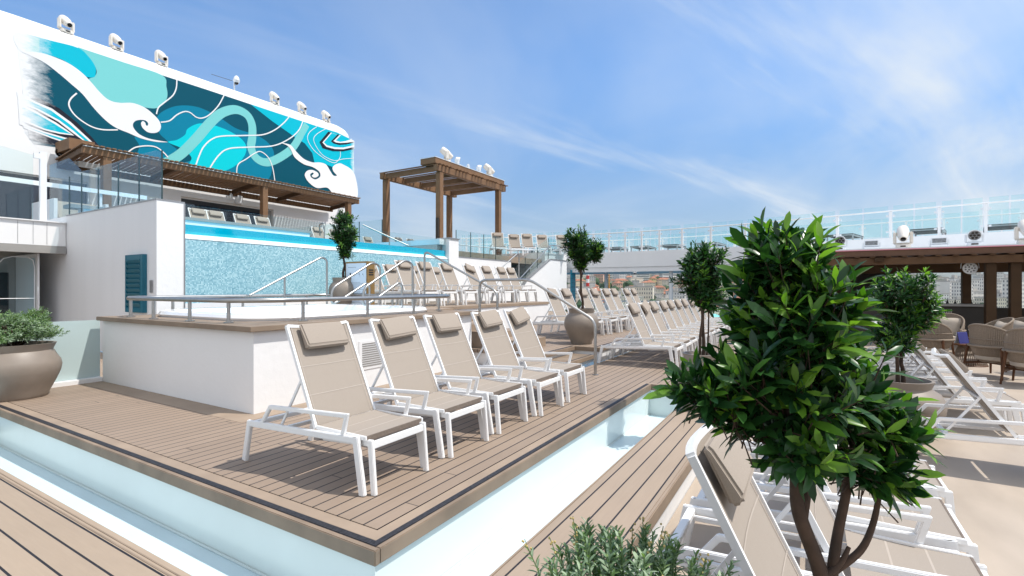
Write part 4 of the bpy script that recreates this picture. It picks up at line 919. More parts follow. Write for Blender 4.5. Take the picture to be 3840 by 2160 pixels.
q = MB(); q.tube(fillet([(-.21, 0, 0), (-.2, 0, .2), (0, 0, .28), (.2, 0, .2), (.21, 0, 0)], .1), .012, 6); q.tube([(0, 0, .28), (0, 0, .4)], .02, 6); q.build('yoke', M['lamp_cool'], hl)

# ------------------------------------------------------------------ sun loungers (faces -Y: foot end at y 0, head towards +y)
LW = .72
def lounger(recline, ptilt=0, pshift=0.0):
    r = thing('sun_lounger', 'sun lounger', 'sun lounger')
    wm = M['white_metal']; side = (1, 0, 0)
    q = MB()
    for x in (.017, LW - .017): q.bar([(x, .06, .405), (x, 1.44, .345)], .032, .052, side)
    q.beam((.033, 1.40, .345), (LW - .033, 1.40, .345), .05, .04); q.beam((.033, 1.05, .335), (LW - .033, 1.05, .335), .045, .03); q.beam((.033, .12, .385), (LW - .033, .12, .385), .04, .035)
    for x in (.075, LW - .075): q.beam((x, .5, .355), (x, 1.38, .32), .02, .035)
    fr = q.build('frame', wm, r, bevel=.005)
    for x in (.017, LW - .017):
        q = MB(); q.bar([(x, .075, .43), (x, .0, .0)], .034, .062, side); q.build('leg', wm, r, bevel=.006)
        q = MB(); q.bar([(x, 1.425, .368), (x, 1.505, 0.0)], .034, .058, side); q.build('leg', wm, r, bevel=.006)
        q = MB(); q.bar([(x, .215, .425), (x, .175, .575), (x, 1.13, .525), (x, 1.25, .37)], .03, .034, side); q.build('armrest', wm, r, bevel=.005)
    # pull-out foot frame
    q = MB()
    for x in (.068, LW - .068): q.bar([(x, .5, .35), (x, -.03, .385), (x, -.065, 0.0)], .032, .048, side)
    q.beam((.068, -.032, .365), (LW - .068, -.032, .365), .03, .055)
    q.build('foot_frame', wm, r, bevel=.005)
    # seat
    q = MB(); n = 9
    for i in range(n):
        t0, t1 = i / n, (i + 1) / n
        f = lambda t_: (.0 + .55 * t_, .432 - .012 * math.sin(math.pi * t_) + .008 * t_)
        y0_, z0_ = f(t0); y1_, z1_ = f(t1)
        q.add([(.05, y0_, z0_), (LW - .05, y0_, z0_), (LW - .05, y1_, z1_), (.05, y1_, z1_), (.05, y0_, z0_ - .005), (LW - .05, y0_, z0_ - .005), (LW - .05, y1_, z1_ - .005), (.05, y1_, z1_ - .005)], [(0, 1, 2, 3), (7, 6, 5, 4), (0, 4, 5, 1), (2, 6, 7, 3), (0, 3, 7, 4), (1, 2, 6, 5)])
    q.mat(1); q.box(.05, LW - .05, .185, .195, .421, .4245); q.box(.05, LW - .05, .36, .37, .4235, .4275)
    q.mat(2); q.box(.055, LW - .055, -.002, .01, .395, .4335)
    se = q.build('seat', [M['sling'], M['sling_line'], M['under_shadow']], r)
    for x in (.045, LW - .045): q = MB(); q.beam((x, -.006, .42), (x, .56, .425), .018, .034); q.build('seat_rail', wm, r, bevel=.004)
    # back
    a = R(recline); BL = .86; H = Vector((0, .575, .435)); D = Vector((0, math.cos(a), math.sin(a))); Nn = Vector((0, -math.sin(a), math.cos(a)))
    P = lambda x, s, n_=0: H + D * s + Nn * n_ + Vector((x, 0, 0))
    q = MB(); xs_ = [.055, .14, .25, .36, .47, .58, .665]; ss = [BL * k / 8 for k in range(9)]
    sag = lambda x, s: -.012 * math.sin(math.pi * (x - .055) / .61) - (.03 * ((s / BL) ** 6) * math.sin(math.pi * (x - .055) / .61))
    vs = [P(x, s, sag(x, s)) for s in ss for x in xs_]; m_ = len(xs_)
    fs = [(j * m_ + i, j * m_ + i + 1, (j + 1) * m_ + i + 1, (j + 1) * m_ + i) for j in range(8) for i in range(6)]
    q.add(vs, fs); q.add([v - Nn * .005 for v in vs], [tuple(reversed(f)) for f in fs])
    q.mat(1)
    for s in (.25, .50):
        for i in range(6):
            q.add([P(xs_[i], s, sag(xs_[i], s) + .002), P(xs_[i + 1], s, sag(xs_[i + 1], s) + .002), P(xs_[i + 1], s + .008, sag(xs_[i + 1], s) + .002), P(xs_[i], s + .008, sag(xs_[i], s) + .002)], [(0, 1, 2, 3)])
    for x in (.075, .638):
        q.add([P(x, 0, .001), P(x + .007, 0, .001), P(x + .007, BL, .001), P(x, BL, .001)], [(0, 1, 2, 3)])
    q.build('backrest', [M['sling'], M['sling_line']], r)
    q = MB()
    for x in (.044, LW - .044): q.beam(P(x, -.02, -.004), P(x, BL + .012, -.004), .02, .03, up=Nn)
    top = [P(.044 + (LW - .088) * t_ / 8, BL + .012, -.006 - .05 * math.sin(math.pi * t_ / 8)) for t_ in range(9)]
    for i in range(8): q.beam(top[i], top[i + 1], .026, .032, up=Nn)
    q.build('back_frame', wm, r)
    ys_ = P(0, BL * .5); foot = 1.02
    q = MB()
    for x in (.06, LW - .06): q.beam(P(x, BL * .48, -.012), (x, min(1.33, ys_.y + .30), .345), .012, .022)
    q.beam(P(.06, BL * .48, -.03), P(LW - .06, BL * .48, -.03), .02, .02)
    q.build('support_strut', M['steel'] if 0 else wm, r)
    # headrest: wedge cushion hung over the top
    q = MB(); pw = .44; x0 = LW / 2 - pw / 2 + pshift
    lo, hi = BL - .22 , BL + .02
    sec = [(lo, .012), (lo - .004, .058), (lo + .02, .078), (hi - .03, .05), (hi, .036), (hi - .01, .012)]
    vs = [P(x, s, n_) for x in (x0, x0 + pw) for s, n_ in sec]; n = len(sec)
    fs = [tuple(range(n)), tuple(reversed(range(n, 2 * n)))] + [(i, (i + 1) % n, (i + 1) % n + n, i + n) for i in range(n)]
    q.add(vs, fs)
    if ptilt:
        cpt = P(LW / 2, BL - .1, .05); T = Matrix.Translation(cpt) @ Matrix.Rotation(R(ptilt), 4, Nn) @ Matrix.Translation(-cpt); q.v = [tuple(T @ Vector(v)) for v in q.v]
    hr = q.build('headrest', M['pillow'], r, bevel=.014, seg=3, smooth=True)
    q = MB(); q.add([P(LW / 2 - .1, BL - .02, -.03), P(LW / 2 + .1, BL - .02, -.03), P(LW / 2 + .1, BL - .26, -.035), P(LW / 2 - .1, BL - .26, -.035)], [(0, 1, 2, 3)])
    q.build('counterweight_flap', M['pillow'], hr)
    return r
PRO = {}
def place_lounger(kind, x, y, z, label, group, rz=0):
    if kind not in PRO:
        PRO[kind] = lounger(*kind); o = PRO[kind]
        used.add(o.name)
    else: o = copy_tree(PRO[kind])
    o.location = (x, y, z); o.rotation_euler = (0, 0, rz); o['label'] = label; o['group'] = group
    return o
UP, UPT, MID, LOW = (65,), (65, 16), (56,), (63,)
UPS = (65, -5)
fr_lab = ['nearest sun lounger of the front row, by the hot tub corner', 'second sun lounger from the hot tub corner in the front row', 'middle sun lounger of the five in the front row beside hot tub', 'fourth sun lounger of the front row, beside the last one', 'last sun lounger of the front row, nearest the steel handrail foot']
for i, x in enumerate((2.60, 3.55, 4.40, 5.29, 6.12)):
    place_lounger((65, 3 * (i % 2), .0) if i < 4 else UPT[:1] + (9,), x, 2.86 + .02 * (i % 3), 0, fr_lab[i], 'front row of loungers beside the hot tub')
for i, (x, yf) in enumerate(((11.1, 4.78), (11.88, 4.75), (12.82, 4.66), (13.6, 4.63), (14.6, 4.63), (15.4, 4.65), (16.7, 4.66), (17.5, 4.65))):
    place_lounger(UP if i % 3 else UPS, x, yf, .3, '%s sun lounger from the left in the row behind the terrace pot' % nth(i), 'loungers on the terrace behind the round pot')
for i, (x, yf) in enumerate(((9.72, 2.24), (10.55, 2.24), (11.33, 2.27), (12.12, 2.24), (12.9, 2.25), (13.68, 2.24), (14.6, 2.26), (15.42, 2.24), (16.3, 2.25), (17.15, 2.24))):
    place_lounger(UP if i != 1 else (65, 16, .02), x, yf, 0, ('nearest sun lounger of the long row below the terrace edge' if i == 0 else '%s sun lounger from the near end of the row below terrace' % nth(i)) + (', its headrest hanging crooked' if i == 1 else ''), 'long row of loungers below the terrace edge')
for i, x in enumerate((9.72, 10.55, 11.55, 12.75, 13.7, 14.65, 15.3)):
    place_lounger((65, -16) if i == 3 else UP, x, 8.55, 1.06, '%s sun lounger from the left along the upper terrace front' % nth(i) + (', headrest askew' if i == 3 else ''), 'front row of loungers on the upper terrace')
for i, x in enumerate((10.35, 11.25, 12.25, 13.4)):
    place_lounger(UP, x, 10.55, 1.06, '%s sun lounger from the left in the rear row by the mosaic wall' % nth(i), 'rear row of loungers by the mosaic wall')
for i, x in enumerate((9.5, 10.1, 11.12, 11.95)):
    place_lounger(UP, x + .02 * i, 18.55, 3.25, '%s lounger from the left behind the pool coping, only its head showing' % nth(i), 'loungers behind the infinity pool coping')
for i, x in enumerate((14.75, 15.7)):
    place_lounger(UP, x, 18.6, 3.12, ('lounger' if i == 0 else 'half hidden lounger') + ' right of the pool ladder loop behind the small tree', 'loungers at the right end of the infinity pool')
for i, (x, y) in enumerate(((17.9, 19.8), (18.9, 19.8), (20.0, 18.6), (21.0, 18.6))):
    place_lounger(UP, x, y, 3.1, '%s lounger from the left behind the glass under freestanding pergola' % nth(i), 'loungers under the freestanding pergola')
for i, (x, y) in enumerate(((21.75, 13.55), (22.9, 13.2), (24.0, 13.0), (24.9, 12.5), (25.6, 11.6))):
    place_lounger(UP, x, y + .6, 3.42 if x > 23 else 3.3, '%s lounger from the left behind the terrace glass, facing the camera' % nth(i), 'loungers behind the terrace glass', rz=R(-48))
# beige deck rows
place_lounger(LOW, 1.87, -.60, -.28, 'sun lounger closest to the camera, right behind the leafy tree stems', 'loungers on the beige deck beside the boarded strip')
dip = place_lounger(LOW, 2.78, -.72, -.28, 'sun lounger with small lettering on its side rail, second from the camera', 'loungers on the beige deck beside the boarded strip')
place_lounger(LOW, 3.62, -.74, -.28, 'sun lounger beyond the lettered one beside the boarded strip', 'loungers on the beige deck beside the boarded strip')
place_lounger(LOW, 4.5, -.8, -.28, 'sun lounger half hidden behind the big tree foliage beside the strip', 'loungers on the beige deck beside the boarded strip')
for i, x in enumerate((6.45, 8.4, 9.25, 10.1, 10.95, 11.8, 12.65)):
    place_lounger(MID, x, -2.24 + .03 * (i % 2), -.28, ('nearest lounger of the right hand row, beside the wide pot' if i == 0 else '%s lounger of the right hand row receding behind the wide pot' % nth(i)), 'right hand row of loungers on the beige deck')
for i, x in enumerate((9.3, 10.1, 10.9, 11.7, 12.5, 13.3, 14.1)):
    place_lounger(UP, x, -.72, -.28, '%s lounger of the row half hidden behind the big leafy tree' % nth(i), 'row of loungers behind the big leafy tree')
# maker's lettering on the rear crossbar of the closest lounger
fc = bpy.data.curves.new('lettering', 'FONT'); fc.body = 'DIPHANO'; fc.size = .0135; fc.extrude = .0006; fc.space_character = 1.15; fc.align_x = 'CENTER'
fc.materials.append(M['ink_dark'])
fo_ = bpy.data.objects.new('lettering_curve', fc); col.objects.link(fo_)
fm = bpy.data.meshes.new_from_object(fo_.evaluated_get(bpy.context.evaluated_depsgraph_get())); bpy.data.objects.remove(fo_)
fo = bpy.data.objects.new('lettering', fm); col.objects.link(fo); fo.parent = dip
fo.matrix_local = Matrix.Translation((-.0005, 1.29, .351)) @ Matrix(((0, 0, -1, 0), (-1, 0, 0, 0), (0, 1, 0, 0), (0, 0, 0, 1)))

# daybeds behind the wall balustrade
for i, x in enumerate((5.75, 7.0, 8.3)):
    d = thing('daybed', ['wide cream daybed at the far left behind the wall glass', 'wide cream daybed in the middle behind the wall glass', 'wide cream daybed at the right behind the wall glass'][i], 'daybed', (x, 19.2, 3.35), 0, 'daybeds behind the wall glass')
    q = MB(); q.box(0, 1.0, .1, 1.7, .2, .36); q.build('mattress', M['cushion'], d, bevel=.03)
    q = MB(); q.beam((.5, -.05, .25), (.5, -.05 + .22, .8), 1.0, .12, up=(0, -1, 0)); q.build('backrest', M['cushion'], d, bevel=.03)
    q = MB(); q.box(-.08, 0, -.1, 1.7, 0, .85); q.build('side_frame', M['white_metal'], d)
q = thing('walkway_handrail', 'white horizontal handrail behind the wall glass at upper left', 'handrail', (0, 0, 0))
b = MB(); b.box(-1, 7.6, 18.0, 18.05, 4.34, 4.46); b.build('rail', M['white_metal'], q)
for x in (1.0, 3.6, 6.4): b = MB(); b.box(x, x + .06, 18.05, 18.09, 3.1, 4.4); b.build('post', M['white_metal'], q)

# flat grey sunbeds on the bridge
def sunbed():
    r = thing('flat_sunbed', 'dark flat sunbed', 'sunbed')
    q = MB(); q.box(0, .7, 0, 1.9, .30, .33); q.build('sling', plain('charcoal_sling', (.03, .045, .05), .7, var=.05), r)
    q = MB()
    for x in (0, .66): q.box(x, x + .04, 0, 1.9, .26, .335)
    q.box(.04, .66, 0, .04, .26, .335); q.box(.04, .66, 1.86, 1.9, .26, .335); q.build('frame', M['grey_metal'], r)
    for x in (.0, .66):
        for y in (.1, 1.76): q = MB(); q.box(x, x + .04, y, y + .04, 0, .26); q.build('leg', M['grey_metal'], r)
    return r
SB = None; L_tot = len(BC)
for k, i in enumerate(range(8, 70, 5)):
    c, n = BC[i], NB[i]
    if SB is None: SB = o = sunbed()
    else: o = copy_tree(SB)
    o.location = (c.x + n.x * 1.0, c.y + n.y * 1.0, 3.6 + .0); o.rotation_euler = (0, 0, math.atan2(n.y, n.x) - R(90)); o.scale = (1.5, 1, 1.15)
    o['label'] = '%s dark flat sunbed counted from the bar end along the promenade bridge' % (nth(k) if k < 12 else 'thirteenth'); o['group'] = 'flat sunbeds on the promenade bridge'

# ------------------------------------------------------------------ handrails at the tub and terraces
def rail(label, path, r=.024, posts=(), name='handrail', rad=.12, flange=True):
    t_ = thing(name, label, 'handrail')
    q = MB(); q.tube(fillet(path, rad, 6), r, 12); q.build('rail', M['steel'], t_, smooth=True)
    for p0, p1 in posts: q = MB(); q.cyl(p0, p1, r * .9, 12); q.build('post', M['steel'], t_, smooth=True)
    for e in ((path[0], path[-1]) if flange else ()): q = MB(); q.lathe([(.055, 0), (.055, .01), (.03, .014)], 16, e); q.build('flange', M['steel'], t_)
    return t_
rail('steel stair handrail rising from the boarded platform beyond the front row', [(8.39, 3.29, 0), (8.39, 3.29, .96), (8.39, 4.62, 1.71), (8.39, 5.79, 1.71), (8.39, 5.79, .75)], .027, name='stair_handrail', rad=.16)
rail('steel stair handrail descending from a tall post right of the hot tub', [(8.95, 7.74, 1.06), (8.95, 7.74, 2.42), (8.95, 5.72, 1.47), (8.95, 5.72, .4)], .024, name='stair_handrail', rad=.15)
def hair(y, dx, lab):
    rail(lab, [(8.29 + dx, y, 1.08), (8.29 + dx, y, 2.06), (8.06 + dx, y, 2.13), (6.95 + dx, y, 1.55), (6.92 + dx, y, 1.20), (7.25 + dx, y, 1.34), (7.87 + dx, y, 1.66), (7.97 + dx, y, 1.60), (7.97 + dx, y, 1.08)], .024, name='tub_grab_rail', rad=.13)
hair(8.5, 0, 'steel hairpin grab rail at the hot tub entry, beside the notice board')
hair(7.2, -.34, 'steel hairpin grab rail at the hot tub entry, nearer the camera')
rail('long sloping steel handrail in front of the blue mosaic wall', [(5.84, 9.6, 1.40), (7.56, 9.6, 2.26), (7.70, 9.6, 2.2), (7.70, 9.6, 1.08)], .022, [((6.62, 9.6, 1.79), (6.62, 9.6, 1.08))], name='tub_grab_rail', rad=.1)
rail('steel handrail before the white terrace wall under freestanding pergola', [(17.0, 11.3, 1.9), (19.35, 11.3, 3.1), (19.5, 11.3, 3.05), (19.5, 11.3, 1.6)], .026, [((18.1, 11.3, 2.45), (18.1, 11.3, 1.06))], name='stair_handrail', rad=.1, flange=False)
rail('white hooped pool ladder handrail behind the infinity pool', [(14.55, 18.3, 3.0), (14.55, 18.3, 4.4), (14.6, 18.7, 4.4), (14.75, 18.85, 3.9)], .03, name='pool_ladder', rad=.25, flange=False)
rail('white sloping handrail between pool and freestanding pergola', [(13.9, 15.2, 4.05), (15.1, 13.9, 3.25)], .03, [((14.6, 14.45, 3.55), (14.6, 14.45, 3.0))], name='pool_handrail', flange=False)
# ------------------------------------------------------------------ planters, trees, shrubs
def lathe_pot(parent, prof, rim_in, soil_z, n=40):
    q = MB(); q.lathe(prof + rim_in, n, cap=True); q.build('planter', M['pot'], parent, smooth=True)
    q = MB(); q.lathe([(rim_in[-1][0] + .01, soil_z - .03), (rim_in[-1][0] + .012, soil_z)], n); q.build('soil', M['soil'], parent)
POT_PROF = lambda H, rb, rm, rn, rt: ([(rb * .97, 0), (rb, .01), (rb * 1.02, .06 * H), (rb + (rm - rb) * .55, .28 * H), (rm * .97, .46 * H), (rm, .58 * H), (rm * .97, .68 * H), (rm * .88, .78 * H), (rn * 1.04, .85 * H), (rn, .872 * H), (rt * .99, .99 * H), (rt, H)], [(rt - .035, H), (rn - .05, .87 * H), (rn - .05, .80 * H)])
def leaf(q, base, d, up, L, w, curl=.18):
    """one folded, drooping leaf blade; returns nothing"""
    d = d.normalized(); s = d.cross(up)
    if s.length < 1e-3: s = d.cross(Vector((1, .2, .1)))
    s.normalize(); n = s.cross(d).normalized(); vs = [base]; 
    for t_, k in ((.24, .72), (.52, 1.0), (.80, .74)):
        c = base + d * (L * t_) - n * (curl * L * t_ * t_); e = n * (w * .16 * k)
        vs += [c + s * (w * .5 * k) + e, c, c - s * (w * .5 * k) + e]
    vs.append(base + d * L - n * (curl * L))
    q.add(vs, [(0, 1, 2), (0, 2, 3), (1, 4, 5, 2), (2, 5, 6, 3), (4, 7, 8, 5), (5, 8, 9, 6), (7, 10, 8), (8, 10, 9)])
def rand_dir(r_):
    while True:
        v = Vector((r_.uniform(-1, 1), r_.uniform(-1, 1), r_.uniform(-1, 1)))
        if .05 < v.length < 1: return v.normalized()
def crown(ells, twigs, per, L, seed, young=.33, twig_r=.0035, core=None, gap=.0):
    """leafy crown: whorls of leaves on twigs that fill the ellipsoids, denser near the surface"""
    r_ = random.Random(seed); q = MB(); tw = MB(); tot = sum((e[1][0] * e[1][1] * e[1][2]) ** .72 for e in ells)
    for (c, rad, o) in ells:
        c = Vector(c); k = max(6, int(twigs * (rad[0] * rad[1] * rad[2]) ** .72 / tot)) if len(ells) > 1 else twigs
        for _ in range(k):
            v = rand_dir(r_); f = r_.random() ** .33 * (1.0 if r_.random() > .12 else 1.22)
            lump = .78 + .42 * noise.noise(v * 2.1 + c * 3)
            p_ = c + Vector((v.x * rad[0], v.y * rad[1], v.z * rad[2])) * f * lump
            base = core or Vector((c.x, c.y, c.z - rad[2] * .8))
            d = ((p_ - base).normalized() * .55 + v * .55 + Vector((0, 0, .55)) + rand_dir(r_) * .3).normalized()
            st = p_ - d * (L * r_.uniform(1.1, 1.8))
            tw.mat(0); tw.tube([st, p_], twig_r, 4, r2=twig_r * .5)
            yg = r_.random() < young and f > .62
            n = int(per * r_.uniform(.75, 1.25)); ph = r_.random() * 6.28; x = d.cross(Vector((.3, .2, 1))).normalized(); y = d.cross(x)
            for j in range(n):
                a = ph + j * 2.4; t_ = j / n; rd = x * math.cos(a) + y * math.sin(a)
                spread = .35 + .95 * t_
                ld = (d * (1.0 - .55 * t_) + rd * spread + Vector((0, 0, -.12 * t_))).normalized()
                LL = L * r_.uniform(.5, 1.08) * (.75 if t_ < .2 else 1)
                q.mi = 1 if (yg and t_ < .62) else 0
                leaf(q, p_ - d * (L * .95 * t_), ld, d, LL, LL * r_.uniform(.24, .32), r_.uniform(.05, .35))
    return q, tw
def potted_tree(loc, label, pot, trunks, ells, twigs, per, L, seed, young=.3, group='small trees in round taupe planters'):
    r = thing('potted_tree', label, 'potted tree', loc, 0, group)
    H, rb, rm, rn, rt = pot; pr, ri = POT_PROF(*pot); lathe_pot(r, pr, ri, H * .82)
    q = MB()
    for pts, r0, r1 in trunks: sp_ = spline(pts, 5); q.tube(sp_, [r0 + (r1 - r0) * i / (len(sp_) - 1) for i in range(len(sp_))], 9)
    tr = q.build('trunk', M['bark'], r, smooth=True)
    c, tw = crown(ells, twigs, per, L, seed, young); c.build('crown', [M['leaf'], M['leaf_young']], r, smooth=True); tw.build('branches', M['bark'], tr)
    return r
potted_tree((10.45, 4.43, .3), 'round topped potted tree in taupe planter on the terrace corner', (.79, .235, .39, .275, .295),
    [([(.02, 0, .6), (.03, -.02, .9), (-.02, 0, 1.15), (-.03, .0, 1.4), (-.02, 0, 1.8)], .032, .02), ([(-.02, 0, 1.45), (.1, -.05, 1.8), (.2, -.1, 2.1)], .015, .008), ([(-.03, 0, 1.5), (-.1, .05, 1.9), (-.1, .08, 2.2)], .014, .008)],
    [((-.08, .06, 2.22), (.36, .36, .44), 0), ((.22, -.24, 2.10), (.26, .26, .30), 0), ((.0, 0, 1.84), (.22, .22, .2), 0)], 560, 9, .12, 3, .16)
potted_tree((6.85, 1.21, 0), 'potted tree in pale planter at the far end of the water channel', (.70, .22, .31, .225, .245),
    [([(.04, 0, .5), (.06, -.01, .8), (.04, 0, 1.05), (.05, 0, 1.5)], .026, .016), ([(.0, .03, .5), (-.03, .02, .9), (.0, 0, 1.2), (-.05, .05, 1.6)], .02, .012), ([(.1, -.03, .55), (.14, -.05, .9), (.12, -.06, 1.3)], .014, .008)],
    [((.0, 0, 1.80), (.36, .36, .42), 0), ((.08, -.06, 1.48), (.29, .29, .24), 0)], 520, 9, .115, 5, .16)
potted_tree((8.3, 9.72, 1.06), 'small potted tree standing before the blue mosaic wall', (.74, .24, .36, .26, .28),
    [([(.0, 0, .55), (-.03, 0, .85), (.02, 0, 1.05), (-.02, 0, 1.25), (.05, 0, 1.6)], .034, .02), ([(.03, 0, .6), (.05, 0, .9), (-.01, 0, 1.1), (.03, 0, 1.4)], .022, .014)],
    [((.02, 0, 1.80), (.41, .41, .40), 0), ((.05, 0, 1.42), (.24, .24, .24), 0), ((.0, 0, 2.12), (.30, .30, .24), 0)], 520, 9, .115, 7, .12)
potted_tree((7.8, -.95, -.28), 'bushy potted tree in wide taupe planter on the beige deck at right', (.70, .29, .455, .315, .345),
    [([(-.02, .02, .5), (-.03, .02, .75), (-.06, .03, .95), (-.05, .05, 1.4)], .026, .016), ([(.05, -.05, .5), (.045, -.04, .8), (.02, -.02, .95), (.06, -.06, 1.5)], .028, .016)],
    [((.0, .0, 1.76), (.42, .42, .34), 0), ((.08, -.12, 1.55), (.38, .40, .28), 0), ((-.02, .05, 1.22), (.30, .30, .22), 0)], 720, 9, .115, 9, .3)
# the big foreground tree
bt = thing('leafy_tree', 'big glossy leafed tree filling the right foreground, with three brown stems', 'potted tree', (0, 0, 0), 0, 'small trees in round taupe planters')
pr, ri = POT_PROF(.86, .16, .21, .155, .18); q = MB(); q.lathe(pr + ri, 40, (1.645, -.03, -.28)); q.build('planter', M['pot'], bt, smooth=True)
q = MB(); q.lathe([(.10, .50), (.105, .53)], 30, (1.645, -.03, 0)); q.build('soil', M['soil'], bt)
q = MB()
for pts, r0, r1 in (([(1.651, -0.03, 0.596), (1.647, -0.027, 0.736), (1.617, 0.027, 0.916), (1.611, 0.035, 1.023), (1.601, 0.047, 1.136), (1.601, 0.053, 1.317), (1.621, 0.053, 1.397)], 0.0233, 0.0093),
    ([(1.621, 0.02, 0.903), (1.631, 0.008, 0.996), (1.634, 0.0, 1.116), (1.667, 0.0, 1.283), (1.688, 0.0, 1.383)], 0.0147, 0.0073),
    ([(1.667, -0.047, 0.616), (1.667, -0.053, 0.75), (1.678, -0.067, 0.863), (1.691, -0.09, 0.996), (1.708, -0.107, 1.15), (1.721, -0.1, 1.35)], 0.0167, 0.008),
    ([(1.671, -0.06, 0.756), (1.708, -0.12, 0.81), (1.724, -0.15, 0.883), (1.728, -0.167, 0.983), (1.714, -0.18, 1.116)], 0.0113, 0.0053),
    ([(1.641, -0.033, 0.743), (1.667, -0.073, 0.783), (1.688, -0.093, 0.823)], 0.0107, 0.0053),
    ([(1.601, 0.047, 1.15), (1.561, 0.107, 1.216), (1.501, 0.213, 1.283)], 0.008, 0.0033)):
    sp_ = spline(pts, 6); q.tube(sp_, [r0 + (r1 - r0) * i / (len(sp_) - 1) for i in range(len(sp_))], 12)
tr = q.build('trunk', M['bark'], bt, smooth=True)
ELL = [((1.698, 0.06, 1.477), (0.22, 0.22, 0.207), 0), ((1.681, 0.067, 1.65), (0.153, 0.153, 0.113), 0), ((1.647, 0.087, 1.29), (0.247, 0.247, 0.167), 0), ((1.741, -0.067, 1.25), (0.187, 0.187, 0.167), 0), ((1.494, 0.267, 1.28), (0.12, 0.12, 0.067), 0), ((1.561, 0.18, 1.196), (0.113, 0.113, 0.06), 0), ((1.614, 0.027, 1.116), (0.16, 0.16, 0.067), 0), ((1.708, -0.16, 1.05), (0.1, 0.113, 0.087), 0), ((1.734, -0.187, 1.17), (0.107, 0.107, 0.093), 0)]
c, tw = crown(ELL, 610, 8, .103, 21, .42, .0022, core=Vector((1.66, 0, 1.15)))
c.build('crown', [M['leaf'], M['leaf_young']], bt, smooth=True); tw.build('branches', M['bark'], tr)

def sprig(q, st, d, H, n, L, r_, mi):
    """upright stem with narrow leaves"""
    side = rand_dir(r_); P = [st, st + d * H * .5 + side * H * .06, st + d * H]
    q.mi = 2; q.tube(P, .0022, 4)
    x = d.cross(Vector((.3, .2, 1))).normalized(); y = d.cross(x)
    for j in range(n):
        t_ = (j + .5) / n; a = j * 2.4 + r_.random(); rd = x * math.cos(a) + y * math.sin(a)
        p_ = P[0].lerp(P[1], t_ * 2) if t_ < .5 else P[1].lerp(P[2], t_ * 2 - 1)
        ld = (d * (.55 + .5 * t_) + rd * (.9 - .35 * t_)).normalized(); LL = L * r_.uniform(.7, 1.1) * (1 - .3 * t_ * t_)
        q.mi = mi if r_.random() < .8 else 1 - mi
        leaf(q, p_, ld, d, LL, LL * .28, .25)
    return P[2]
sb = thing('silver_shrub', 'silvery green shrub with small yellow buds at the bottom edge', 'potted shrub', (0, 0, 0))
SX, SY, SR = 1.275, .415, .285
pr, ri = POT_PROF(.82, .16, .225, .165, .19); q = MB(); q.lathe(pr + ri, 40, (SX, SY, -.28)); q.build('planter', M['pot'], sb, smooth=True)
q = MB(); q.lathe([(.105, .46), (.112, .49)], 30, (SX, SY, 0)); q.build('soil', M['soil'], sb)
q = MB(); bd = MB(); r_ = random.Random(4)
for k in range(400):
    a = r_.random() * 6.283; rr_ = SR * math.sqrt(r_.random()); x = SX + rr_ * math.cos(a); y = SY + rr_ * math.sin(a)
    out_v = Vector((math.cos(a), math.sin(a), 0)) * (rr_ / SR)
    d = (out_v * .45 + Vector((0, 0, 1)) + rand_dir(r_) * .18).normalized()
    base_z = .645 - .13 * (rr_ / SR) ** 2 + r_.uniform(-.10, .15)
    H = r_.uniform(.075, .125); tip = sprig(q, Vector((x, y, base_z)), d, H, 20, .040, r_, 0)
    if r_.random() < .15:
        e = tip + d * r_.uniform(.025, .05); q.mi = 2; q.tube([tip, e], .0013, 4)
        for m_ in range(5):
            c_ = e + rand_dir(r_) * .009 - d * (.009 * m_); bd.lathe([(.0004, -.0036), (.0028, -.0016), (.0034, .0008), (.0018, .0036)], 7, tuple(c_))
q.build('foliage', [M['leaf_silver'], M['leaf_olive'], M['stem_green']], sb, smooth=True); bd.build('bud', M['bud'], sb, smooth=True)['kind'] = 'stuff'
lp = thing('shrub_planter', 'big taupe planter with a dense grey green shrub at left edge', 'potted shrub', (2.45, 9.68, 0))
pr, ri = POT_PROF(.76, .35, .50, .40, .44); lathe_pot(lp, pr, ri, .70)
q = MB()
for k in range(640):
    v = rand_dir(r_); v.z = abs(v.z) * .9 - .22; f = r_.random() ** .3; lump = .80 + .42 * noise.noise(v * 2.3 + Vector((2, 1, 0)))
    p_ = Vector((v.x * .56, v.y * .50, .94 + v.z * .52)) * 1.0; p_ = Vector((p_.x * f * lump, p_.y * f * lump, .86 + (p_.z - .86) * f * lump))
    d = (v * .9 + Vector((0, 0, .5)) + rand_dir(r_) * .4).normalized(); sprig(q, p_ - d * .08, d, .13, 15, .06, r_, 1 if r_.random() < .35 else 0)
q.build('foliage', [M['leaf_silver'], M['leaf_olive'], M['stem_green']], lp, smooth=True)
q = MB()
for k in range(26):
    v = rand_dir(r_); q.tube([(0, 0, .68), (v.x * .2, v.y * .2, .85), (v.x * .4, v.y * .4, .95 + abs(v.z) * .15)], .008, 5)
q.build('branches', M['bark'], lp)

